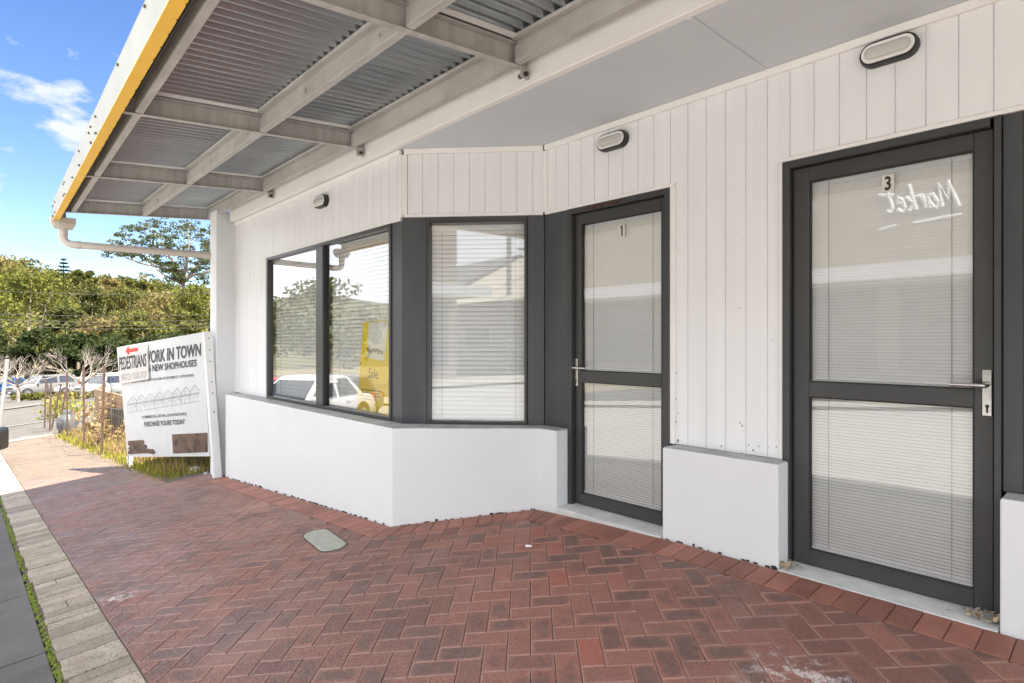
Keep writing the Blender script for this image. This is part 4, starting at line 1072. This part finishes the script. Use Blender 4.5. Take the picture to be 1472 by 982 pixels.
# bare pollarded trees
def bare(px,py,Z,H,W_,label,seed):
    p=at(px,py,Z); z0=g(p.x,p.y); root=empty('bare_tree',label,'tree','bare pruned trees on the verge',loc=(p.x,p.y,z0)); r=random.Random(seed); t=MB(); tw=MB()
    f=Vector((0,0,H*.38)); t.tube([(0,0,-.1),(.04,0,H*.2),f],[.13,.10,.09],7)
    def grow(mb,a,d,L,w,dep):
        e=a+d*L; mb.tube([a,(a+e)/2+Vector((r.uniform(-.06,.06),r.uniform(-.06,.06),r.uniform(-.02,.06))),e],[w,w*.8,w*.6],4 if dep>1 else 3)
        if dep<=0: return
        for k in range(r.choice((2,3))): 
            nd=(d+rdir(r)*.55+Vector((0,0,.16))).normalized(); grow(tw,e,nd,L*r.uniform(.6,.85),w*.55,dep-1)
    for k in range(8):
        a=2*math.pi*k/8+r.uniform(-.2,.2); d=Vector((math.cos(a)*1.0,math.sin(a)*1.0,r.uniform(.45,.9))).normalized(); grow(t,f,d,W_*.30,.055,4)
    t.build('trunk',bark_p,root); tw.build('twigs',bark_p,root)
bare(26,572,44,2.9,3.4,'bare pruned tree at left before the pale four-wheel drive',3)
bare(118,574,43,3.2,3.6,'bare pruned tree before the white cars in the middle',5)
bare(-14,575,44,2.9,3.2,'bare pruned tree beyond the left edge',6)

# ---- grass, weeds and dry brush on the block
def blades(mb,x,y,z,n,h,spread,r,base=.5,w=.006):
    for _ in range(n):
        a=r.uniform(0,6.28); bx=x+r.gauss(0,spread); by=y+r.gauss(0,spread); L=h*r.uniform(.5,1.25); ln_=r.uniform(.1,.7)*L
        d=Vector((math.cos(a)*ln_,math.sin(a)*ln_,L)); s=Vector((-math.sin(a),math.cos(a),0))*w; b=Vector((bx,by,z)); m_=b+d*.55+Vector((0,0,L*.12)); e=b+d
        t=min(max(base+r.gauss(0,.2),.01),.99); mb.face([b-s,b+s,m_+s*.7,m_-s*.7],0,t); mb.face([m_-s*.7,m_+s*.7,e],0,t)
r=random.Random(17); gr=MB(); dr_=MB()
for i in range(1500):
    x=-r.uniform(8.3,20); y=1.80+abs(r.gauss(0,.45))*(1 if r.random()<.7 else 3)
    if y>6: continue
    blades(gr,x,y,g(x,y)-.03,8,.06+.05*r.random(),.06,r,w=.007)
for i in range(1500):
    x=-r.uniform(8.4,20.2); y=1.95+abs(r.gauss(0,1.0))
    if y>7: continue
    hh=.14+.5*min(1,(y-1.9)/1.5)*r.random(); blades(dr_ if r.random()<.75 else gr,x,y,g(x,y)-.03,7,hh,.08,r,w=.006)
for (px,py,Z,n,h,who) in ((207,668,8.7,22,.16,gr),(225,672,8.4,22,.13,gr),(245,675,8.1,20,.12,gr),(262,677,7.9,14,.10,gr),(205,664,8.9,24,.20,dr_),(255,668,8.5,34,.20,dr_),(285,670,8.1,30,.20,dr_),(235,662,9.0,30,.26,dr_),(270,664,8.6,26,.26,dr_)):
    p=at(px,py,Z)
    for k in range(6): blades(who,p.x+r.gauss(0,.12),p.y+r.uniform(0,.3),g(p.x,p.y)-.03,n,h,.09,r,w=.006)
gr.build('weeds',L_grass,kind='stuff'); dr_.build('dry_brush',L_dry,kind='stuff')
def shrub(px,py,Z,rad,n,lm,label,name='shrub',sz=.05,fl=.8,grp=None):
    p=at(px,py,Z); p.z=g(p.x,p.y)+rad*fl*.8; root=empty(name,label,'shrub',grp,loc=(p.x,p.y,g(p.x,p.y))); c=MB(); t=MB(); rr=random.Random(int(px))
    for k in range(n):
        d=rdir(rr); q=Vector((d.x*rad*.6,d.y*rad*.6,rad*fl*.85+d.z*rad*fl*.6)); leaves(c,q,rad*.42,34,sz,rr,.9,rr.uniform(.2,.8)); t.tube([(0,0,-.05),q*.5,q],[.02,.012,.005],4)
    t.build('stem',bark_p,root); c.build('foliage',lm,root)
shrub(155,622,15.5,.75,12,L_dry,'dry brown bush behind the picket fence',sz=.06)
shrub(160,642,12.4,.45,8,L_dry,'low dry bush close to the sign')
shrub(104,606,22,.8,10,L_grass,'yellow green bush by the grey bag',sz=.07,fl=.6)
shrub(82,602,23,.8,10,L_grass,'yellow green bush at the far end of the fence',sz=.07,fl=.55)
# stones under the sign
st=MB(); rs=random.Random(2)
for px,py,Z,rr in ((282,677,7.75,.10),(297,680,7.5,.045)):
    p=at(px,py,Z); s_=MB(); blob(s_,(p.x,p.y,g(p.x,p.y)-.03),rr,rr*1.0,9)
    tag(s_.build('stone',M['conc'],smooth='full'),'large pale stone below the sign' if rr>.08 else 'small pale stone at the foot of the sign post','stone','stones under the sign')
# grey bag at the fence
p=at(97,628,16.6); b=MB(); p.z=g(p.x,p.y); vs=[];n=10
for lv,(rr,h) in enumerate(((.16,-.02),(.24,.12),(.25,.3),(.19,.46),(.10,.55),(.13,.62))):
    for k in range(n): a=2*math.pi*k/n; q=rr*rs.uniform(.85,1.15); vs.append((p.x+q*math.cos(a),p.y+q*math.sin(a),p.z+h+rs.uniform(-.02,.02)))
b.mesh(vs,[(i*n+k,i*n+(k+1)%n,(i+1)*n+(k+1)%n,(i+1)*n+k) for i in range(5) for k in range(n)]+[tuple(5*n+k for k in range(n))])
tag(b.build('rubbish_bag',mat('bag_grey',(.06,.065,.075),(.12,.13,.14),.35,8),smooth='full'),'dark grey rubbish bag slumped against the picket fence','bag')
# weathered timber wall and railing on the block
tw=empty('timber_wall','low weathered brown timber retaining wall behind the fence','wall')
b=MB(); 
def wallbox(b,x0,y0,x1,y1,z0,z1,th=.06):
    b.bar((x0,y0,(z0+z1)/2),(x1,y1,(z0+z1)/2),th,z1-z0)
A=at(137,580,17.0); B=at(200,584,14.0)
for k in range(4):
    z1=A.z+.42-.26*k; wallbox(b,A.x,A.y,B.x,B.y,z1-.25,z1)
    b.bar((A.x,A.y,z1-.125),(A.x-2.2,A.y+.5,z1-.125),.06,.25)
b.build('board',mat('weathered_timber',(.24,.15,.09),(.36,.25,.15),.9,4,mapscale=(1,1,12)),tw,bevel=.004)
rl=empty('black_railing','short black metal railing on the block behind the fence','railing'); b=MB()
A=at(160,600,13.2); B=at(178,603,12.6)
for k in range(9):
    q=A.lerp(B,k/8); b.tube([q+Vector((0,0,-.5)),q+Vector((0,0,.22))],.012,5)
b.tube([A+Vector((0,0,.2)),B+Vector((0,0,.2))],.015,5); b.build('bars',M['black'],rl)
# overhead wires
pw=empty('power_line','thin overhead wires crossing in front of the trees','power line')
for (y0,y1,sag) in ((456,462,.5),(459,466,.6),(453,455,.5),(446,449,.4),(411,418,.5)):
    A,B=at(-120,y0,52),at(420,y1,46); b=MB(); b.tube([A.lerp(B,k/16)+Vector((0,0,-sag*math.sin(math.pi*k/16))) for k in range(17)],.014,4); b.build('wire',mat('wire_grey',(.07,.07,.07)) if y0==456 else bpy.data.materials['wire_grey'],pw)
for (px,lab) in ((-120,'timber power pole out of view at the left'),(420,'timber power pole hidden behind the shop')):
    p=at(px,491,52 if px<0 else 46); b=MB(); b.tube([(p.x,p.y,g(p.x,p.y)-.2),(p.x,p.y,8.2)],[.16,.12],8); b.bar((p.x-.9,p.y,4.4),(p.x+.9,p.y,4.4),.1,.1); b.build('pole',bark,pw)

# ================================================================ CARS
glassy=mat('car_glass',(.03,.035,.04),(.05,.055,.06),.06,1,spec=.8)
tyre=mat('tyre_rubber',(.02,.02,.02),(.03,.03,.03),.8); rimm=mat('alloy_rim',(.45,.45,.46),(.35,.35,.36),.3,metal=.8)
lampg=mat('lamp_glass',(.6,.6,.58),(.5,.5,.48),.1); redl=mat('tail_lamp',(.4,.02,.02),(.3,.02,.02),.2)
def paint(n,c,metal=.1): 
    m=mat(n,c,tuple(v*.94 for v in c),.22,.6,metal=metal); return m
def car(label,color,loc,heading,L=4.3,W_=1.76,H=1.48,style='hatch',group='parked cars'):
    root=empty('parked_car',label,'car',group,loc=loc,rz=heading)
    h=L/2; suv=style=='suv'; zb=.30 if suv else .22; belt=.62*H if suv else .60*H; hood=belt-.03
    prof=[(-h,.55 if not suv else .6,.36),(-h+.05,belt-.02,.30),(-h+.35,belt+.02,zb),(-h*.5,belt+.02,zb-.02),(0,belt+.01,zb-.02),(h*.36,belt,zb-.02),(h*.62,hood-.02,zb),(h*.85,hood-.08,zb),(h-.06,hood-.17,.28),(h,hood-.32,.36)]
    if style=='sedan': prof[1]=(-h+.05,belt-.06,.30); prof[2]=(-h+.4,belt,zb)
    wv=[.88,.95,.99,1,1,1,.99,.97,.92,.82]
    b=MB(); vs=[]; ring=[(-.90,0),(-1,.22),(-1.0,.60),(-.95,.90),(-.80,1.0),(-.35,1.03),(.35,1.03),(.80,1.0),(.95,.90),(1.0,.60),(1,.22),(.90,0)]; n=len(ring)
    for (x,zt_,zl),w in zip(prof,wv):
        for a,c in ring: vs.append((x,a*w*W_/2,zl+(zt_-zl)*c))
    fs=[(i*n+k,(i+1)*n+k,(i+1)*n+(k+1)%n,i*n+(k+1)%n) for i in range(len(prof)-1) for k in range(n)]
    fs+=[tuple(range(n)),tuple((len(prof)-1)*n+k for k in range(n-1,-1,-1))]
    b.mesh(vs,fs)
    # cabin
    if style=='sedan': xr0,xr1,xf1,xf0=-h+.62,-h+1.20,h*.10,h*.44
    elif suv: xr0,xr1,xf1,xf0=-h+.10,-h+.34,h*.20,h*.44
    else: xr0,xr1,xf1,xf0=-h+.12,-h+.55,h*.12,h*.50
    wb,wt=W_/2*.93,W_/2*.74; zt_=H; bz=belt-.02
    st=[(xr0,bz,wb),(xr1,zt_-.04,wt*.97),(xr1+.25,zt_,wt),(xf1-.3,zt_,wt),(xf1,zt_-.03,wt*.97),(xf0,bz,wb)]
    vs=[]; 
    for x,z,w in st: vs+=[(x,-w,z),(x,w,z)]
    for x,_,w in st: vs+=[(x,-wb,bz-.02),(x,wb,bz-.02)]
    k=len(st); fs=[(2*i,2*i+1,2*i+3,2*i+2) for i in range(k-1)]
    fs+=[tuple(2*i for i in range(k))+(2*k+2*(k-1),2*k),tuple(2*i+1 for i in range(k-1,-1,-1))+(2*k+1,2*k+2*(k-1)+1)]
    b.mesh(vs,fs)
    bo=b.build('body',color,root,smooth=True,bevel=.02,seg=2)
    def q(name,pts,m,par=root):
        z=MB(); z.face(pts); return z.build(name,m,par)
    def inter(p,a,f): return tuple(p[i]*(1-f)+a[i]*f for i in range(3))
    def pane(A,B,C_,D,off,nm='window'):
        A,B,C_,D=[Vector(v) for v in (A,B,C_,D)]; nrm=(B-A).cross(D-A).normalized()
        c=(A+B+C_+D)/4
        if nrm.dot(c-Vector((0,0,H*.6)))<0: nrm=-nrm
        q(nm,[v+(c-v)*.07+nrm*off for v in (A,B,C_,D)],glassy)
    pane((xf0,-wb*.97,bz+.03),(xf0,wb*.97,bz+.03),(xf1,wt*.95,zt_-.05),(xf1,-wt*.95,zt_-.05),.012,'windscreen')
    pane((xr0,-wb*.95,bz+.05),(xr0,wb*.95,bz+.05),(xr1,wt*.93,zt_-.08),(xr1,-wt*.93,zt_-.08),.012,'rear_window')
    for s in (-1,1):
        xm=(xr1+xf1)/2+.05
        pane((xf0-.18,s*wb,bz+.04),(xm+.03,s*wb,bz+.04),(xm+.03,s*wt,zt_-.07),(xf1-.03,s*wt,zt_-.07),.01)
        pane((xm-.03,s*wb,bz+.04),(xr0+.28,s*wb,bz+.04),(xr1+.08,s*wt,zt_-.07),(xm-.03,s*wt,zt_-.07),.01)
        m_=MB(); m_.box(xf0-.30,xf0-.16,s*(W_/2+.0)-(.0 if s>0 else .15),s*(W_/2)+(.15 if s>0 else 0),bz+.03,bz+.14); m_.build('wing_mirror',color,root,bevel=.02,seg=2)
        hl=MB(); hl.obox((h-.10,s*W_*.34,hood-.27),(1,0,0),(0,1,0),(0,0,1),.16,.36,.14); hl.build('headlight',lampg,root,bevel=.03,seg=2)
        tl=MB(); tl.obox((-h+.055,s*W_*.42,belt-.16),(1,0,0),(0,1,0),(0,0,1),.09,.20,.24); tl.build('tail_light',redl,root,bevel=.02)
        hd=MB()
        for xx in (.1,-.95): hd.box(xx*.9,xx*.9+.16,s*W_/2-.01,s*W_/2+.025,belt-.14,belt-.11)
        hd.build('door_handle',color,root)
        for xw in (h-.82,-h+.78):
            rad=.36 if suv else .31; yo=s*W_/2
            ar=MB(); ar.tube([(xw,yo-s*.02,rad),(xw,yo+s*.006,rad)],rad+.055,20); ar.build('wheel_arch',M['black'],root)
            w_=MB(); w_.tube([(xw,yo-s*.20,rad),(xw,yo-s*.0,rad),(xw,yo+s*.015,rad)],[rad,rad,rad-.02],20); wo=w_.build('wheel',tyre,root,smooth=True)
            rm=MB(); rm.tube([(xw,yo+s*.012,rad),(xw,yo+s*.022,rad)],rad*.62,16); rm.build('rim',rimm,wo)
    g_=MB(); g_.obox((h-.035,0,hood-.30),(1,0,0),(0,1,0),(0,0,1),.10,W_*.42,.13); g_.build('grille',M['black'],root,bevel=.015)
    bm=MB(); big='broad black bumper' in label; bm.obox((h-(.12 if big else .07),0,.52 if big else .42),(1,0,0),(0,1,0),(0,0,1),.46 if big else .20,W_*(1.0 if big else .86),.44 if big else .18); bm.build('bumper',M['black'] if suv or big else color,root,bevel=.06 if big else .04,seg=2)
    bm=MB(); bm.obox((-h+.05,0,.44),(1,0,0),(0,1,0),(0,0,1),.20,W_*.90,.20); bm.build('bumper',M['black'] if suv else color,root,bevel=.04,seg=2)
    np_=MB(); np_.obox((h+.035,0,.43),(1,0,0),(0,1,0),(0,0,1),.01,.37,.11); np_.build('number_plate',M['white'],root)
    if label.find('roof rack')>=0:
        rk=MB()
        for s in (-1,1): rk.tube([(xr1+.1,s*wt*.85,H+.10),(xf1-.1,s*wt*.85,H+.10)],.03,6)
        for k in range(5):
            xx=xr1+.15+k*(xf1-xr1-.3)/4; rk.tube([(xx,-wt*.9,H+.12),(xx,wt*.9,H+.12)],.025,6)
            for s in (-1,1): rk.tube([(xx,s*wt*.85,H-.02),(xx,s*wt*.85,H+.12)],.02,5)
        rk.build('roof_rack',M['trim'],root)
    return root
def place(px,py,Z): 
    p=at(px,py,Z); return (p.x,p.y,g(p.x,p.y))
hv=math.atan2(-FW[1],-FW[0])
car('pale silver four-wheel drive facing the road in the car park',paint('silver_paint',(.20,.195,.18)),place(62,567,51),hv-.42+math.pi*0,4.9,1.9,1.75,'suv')
car('small white hatchback between the two four-wheel drives',paint('white_gloss',(.34,.34,.335)),place(103,567,53),hv-.30,4.0,1.7,1.42,'hatch')
car('white four-wheel drive with a roof rack nearest the sign',bpy.data.materials['white_gloss'],place(153,566,50),hv-.30,4.8,1.9,1.80,'suv')
car('dark blue car at the left of the car park',paint('blue_paint',(.05,.10,.22)),place(8,566,54),hv-.42,4.5,1.78,1.45,'sedan')
# car at the left edge nosing over the kerb
nose=at(-82,625,10.2); hd=R(62); blk=paint('black_gloss',(.02,.02,.022))
Lc=4.5
# front-left corner of the car sits at `nose`
fx,fy=math.cos(hd),math.sin(hd); cx=nose.x-fx*(Lc/2-.1)-fy*.0; cy=nose.y-fy*(Lc/2-.1)
cx+= -.72*fy*-1*-1; cy+= .72*fx*-1*-1
white2=paint('white_pearl',(.62,.62,.62))
car('white car with a broad black bumper nosing over the kerb at the left edge',white2,(cx,cy,g(cx,cy)),hd,Lc,1.78,1.48,'sedan')
car('silver car angle parked two bays beyond the nosing white car',bpy.data.materials['silver_paint'],(-17.3,-3.0,g(-17,-3)),R(64),4.4,1.8,1.45,'hatch')
car('red car parked farther along the kerb',paint('red_gloss',(.5,.02,.02)),(-24,-4.4,g(-24,-4)),R(62),4.2,1.75,1.45,'hatch')
car('white wagon parked outside the doors behind the viewer',white2,(7.5,-5.6,g(7,-5)),R(110),4.6,1.8,1.5,'hatch')
# hedge kerb island
b=MB(); p=at(70,574,45)
hdg=empty('low_hedge','low brown clipped hedge before the parked cars','hedge'); c=MB(); r=random.Random(3)
A=at(24,571,45.5); B=at(66,569,46)
for k in range(40):
    q=A.lerp(B,k/39); q.z=g(q.x,q.y)+.3; leaves(c,q,.42,22,.10,r,.7,r.uniform(.3,.7))
c.build('foliage',L_olive,hdg)
hdg=empty('low_hedge','low brown hedge before the small white car','hedge'); c=MB()
A=at(84,570,46); B=at(128,570,45)
for k in range(40):
    q=A.lerp(B,k/39); q.z=g(q.x,q.y)+.3; leaves(c,q,.42,22,.10,r,.7,r.uniform(.3,.7))
c.build('foliage',L_tan,hdg)

# ================================================================ ACROSS THE STREET (seen in the glass)
sh=empty('opposite_shop','tan rendered shop with a pale awning across the street','building')
tan=mat('tan_render',(.30,.25,.19),(.26,.215,.165),.8,1)
zg=g(0,-12)+.08
b=MB(); b.box(-16,6,-20,-12.2,zg-.3,7.2); b.build('wall',tan,sh)
b=MB(); b.box(-16.2,6.2,-20.2,-12.1,7.205,7.4); b.build('roof',M['cream'],sh)
b=MB(); b.box(-16,6,-12.16,-10.0,2.75,2.95); b.build('awning_roof',M['white'],sh)
b=MB(); b.box(-16,6,-9.998,-9.95,2.70,3.08); b.build('awning_edge',M['white'],sh)
for k in range(6):
    x0=-15.5+k*3.6; b=MB(); b.box(x0,x0+3.1,-12.19,-12.14,zg+.5,2.6); w=b.build('window',M['dark'],sh); b=MB(); b.box(x0+.08,x0+3.02,-12.138,-12.13,zg+.58,2.52); b.build('pane',glassy,w)
b=MB()
def mk(u,v): 
    u2=u; return (-3.35-1.75*u2,-12.19,4.62+.72*v+.10*u2)
strokes=[[(0,0),(.045,.95),(.10,.25),(.165,.95),(.20,.05)],[(.33,.50),(.27,.55),(.235,.25),(.27,.02),(.325,.20),(.34,.55),(.345,.05)],[(.40,.58),(.40,.05),(.40,.35),(.44,.56),(.48,.50)],[(.53,1.0),(.53,.02)],[(.61,.55),(.54,.28),(.63,.0)],[(.66,.30),(.745,.36),(.72,.56),(.67,.45),(.665,.15),(.71,.0),(.77,.12)],[(.84,.95),(.83,.15),(.87,.02),(.92,.10)],[(.77,.66),(.97,.72)]]
for st_ in strokes: b.tube([Vector(mk(u0+.10*v0,v0)) for u0,v0 in st_],.055,6)
b.hexa([(-3.3,-12.195,4.40),(-4.35,-12.195,4.33),(-4.35,-12.185,4.33),(-3.3,-12.185,4.40),(-3.3,-12.195,4.47),(-4.35,-12.195,4.40),(-4.35,-12.185,4.40),(-3.3,-12.185,4.47)])
b.hexa([(-4.75,-12.195,4.33),(-5.2,-12.195,4.25),(-5.2,-12.185,4.25),(-4.75,-12.185,4.33),(-4.75,-12.195,4.39),(-5.2,-12.195,4.31),(-5.2,-12.185,4.31),(-4.75,-12.185,4.39)])
b.build('lettering',mat('sign_letter_white',(.95,.95,.93),(.9,.9,.88),.4),sh)
for (px_,py_,hh,lab) in ((-6.2,-9.6,5.0,'steel street light post across the street'),):
    sl=empty('street_lamp',lab,'street lamp',loc=(px_,py_,g(px_,py_))); b=MB(); b.tube([(0,0,0),(0,0,hh)],[.08,.05],8); b.build('post',M['steel'],sl); b=MB(); b.hexa([(-.1,-.1,hh),(.1,-.1,hh),(.1,.1,hh),(-.1,.1,hh),(-.3,-.3,hh+.3),(.3,-.3,hh+.3),(.3,.3,hh+.3),(-.3,.3,hh+.3)]); b.build('lamp_head',M['lens'],sl)
hs=empty('gabled_house','cream weatherboard house with a grey gabled roof down the street','house')
cream=mat('cream_board',(.60,.55,.45),(.55,.50,.41),.8,1,mapscale=(1,1,20)); roofm=mat('grey_roof',(.16,.16,.17),(.12,.12,.13),.6,1)
hx,hy=15,-24; z0=g(hx,hy)
b=MB(); b.box(hx-6,hx+6,hy-4,hy+4,z0-.2,z0+3.2); 
b.prism([(-6,0),(6,0),(0,3.0)],(hx,hy+4,z0+3.2),(1,0,0),(0,0,1),8); b.build('wall',cream,hs)
b=MB()
for s in (-1,1):
    b.hexa([(hx,hy-4.5,z0+6.25),(hx+s*6.8,hy-4.5,z0+2.9),(hx+s*6.8,hy+4.5,z0+2.9),(hx,hy+4.5,z0+6.25),(hx,hy-4.5,z0+6.4),(hx+s*6.8,hy-4.5,z0+3.05),(hx+s*6.8,hy+4.5,z0+3.05),(hx,hy+4.5,z0+6.4)])
b.build('roof',roofm,hs)
for x in (hx-3.6,hx+1.8): b=MB(); b.box(x,x+1.8,hy+4.0,hy+4.05,z0+1,z0+2.3); w=b.build('window',M['white'],hs); b=MB(); b.box(x+.1,x+1.7,hy+4.051,hy+4.06,z0+1.1,z0+2.2); b.build('pane',glassy,w)
for i,(x,y,hh,lab) in enumerate(((9.5,-13.5,7.5,'tall pale power pole before the gabled house'),(12.0,-15,6.0,'shorter pale pole beside the gabled house'))):
    b=MB(); b.tube([(x,y,g(x,y)-.1),(x,y,hh)],[.14,.10],8); b.bar((x-.8,y,hh-.5),(x+.8,y,hh-.5),.1,.1); tag(b.build('utility_pole',M['cream']),lab,'pole','poles down the street')
def tree_at(x,y,H,Wd,lm,label,seed):
    r=random.Random(seed); root=empty('broadleaf_tree',label,'tree','trees across the street',loc=(x,y,g(x,y))); t=MB(); c=MB()
    t.tube([(0,0,-.2),(0,0,H*.5)],[.25,.15],7)
    for i in range(34):
        d=rdir(r); q=Vector((d.x*Wd*.8,d.y*Wd*.8,H*.62+d.z*H*.33)); leaves(c,q,Wd*.32,60,.22,r,.8,r.uniform(.2,.8)); 
        if i%5==0: t.tube([(0,0,H*.35),q],[.1,.03],5)
    t.build('trunk',bark,root); c.build('crown',lm,root)
tree_at(-22,-15,9,3.6,L_green,'round green tree past the opposite shop',1); tree_at(-30,-20,8,4,L_olive,'olive tree farther past the opposite shop',2); tree_at(-40,-14,8,4,L_green,'green tree near the far corner across the street',3)
tree_at(24,-17,8,3.5,L_green,'green tree beside the gabled house',4)

# ================================================================ LIGHT, SKY, CAMERA
Ldir=Vector((-1.75,-.86,-3.3)).normalized()
sl=bpy.data.lights.new('sun','SUN'); sl.energy=SUN; sl.angle=R(.53); sl.color=(1,.93,.83)
so=bpy.data.objects.new('sun',sl); COL.objects.link(so); so.rotation_euler=Ldir.to_track_quat('-Z','Y').to_euler()
w=bpy.data.worlds.new('World'); scene.world=w; w.use_nodes=True; nt=w.node_tree; nt.nodes.clear()
out=nt.nodes.new('ShaderNodeOutputWorld'); bg=nt.nodes.new('ShaderNodeBackground'); nt.links.new(bg.outputs[0],out.inputs[0])
sk=nt.nodes.new('ShaderNodeTexSky'); sk.sky_type='NISHITA'; sk.sun_disc=False; sk.sun_elevation=math.asin(-Ldir.z); sk.sun_rotation=math.atan2(-Ldir.x,-Ldir.y); sk.air_density=1.0; sk.dust_density=.15; sk.ozone_density=1.6
tc=nt.nodes.new('ShaderNodeTexCoord')
mp=N(nt,'ShaderNodeMapping'); mp.inputs['Scale'].default_value=(1,1,2.2); mp.inputs['Location'].default_value=CLOUDOFF; nt.links.new(tc.outputs['Generated'],mp.inputs[0])
n1=N(nt,'ShaderNodeTexNoise'); n1.inputs['Scale'].default_value=6.5; n1.inputs['Detail'].default_value=9; n1.inputs['Roughness'].default_value=.58; nt.links.new(mp.outputs[0],n1.inputs[0])
cm=ramp(nt,n1.outputs['Fac'],[(.565,0),(.65,1)])
sx=N(nt,'ShaderNodeSeparateXYZ'); nt.links.new(tc.outputs['Generated'],sx.inputs[0])
lowm=ramp(nt,sx.outputs[2],[(.0,.9),(.10,.95),(.30,.9),(.5,.35)])
cf=mth(nt,'MULTIPLY',cm.outputs[0],lowm.outputs[0])
# broad bright cloud added out of view on the street side as fill light
n2=N(nt,'ShaderNodeTexNoise'); n2.inputs['Scale'].default_value=1.6; n2.inputs['Detail'].default_value=8; nt.links.new(mp.outputs[0],n2.inputs[0])
bk=mth(nt,'ADD',mth(nt,'MULTIPLY',sx.outputs[1],-2.4),mth(nt,'MULTIPLY',mth(nt,'SUBTRACT',n2.outputs['Fac'],.5),1.8))
cloud_fill=ramp(nt,bk,[(.10,0),(.45,1)]).outputs[0]
sat=N(nt,'ShaderNodeHueSaturation'); sat.inputs['Saturation'].default_value=1.2; sat.inputs['Hue'].default_value=.512; sat.inputs['Value'].default_value=SKYV; nt.links.new(sk.outputs[0],sat.inputs['Color'])
cc_=mixc(nt,cf,sat.outputs[0],CLOUDC)
cc_=mixc(nt,cloud_fill,cc_,FILLC)
nt.links.new(cc_,bg.inputs[0]); bg.inputs[1].default_value=SKY
cam=bpy.data.cameras.new('camera'); cam.sensor_width=36; cam.lens=FPX/1472*36; cam.clip_start=.02; cam.clip_end=2000
co=bpy.data.objects.new('camera',cam); COL.objects.link(co); co.location=(0,0,CAMZ)
f=Vector((FW[0],FW[1],0)); co.rotation_euler=f.to_track_quat('-Z','Y').to_euler()
scene.camera=co
vs_=scene.view_settings; vs_.view_transform='Standard'; vs_.look='None'; vs_.gamma=1; vs_.exposure=EXPO; vs_.use_curve_mapping=False
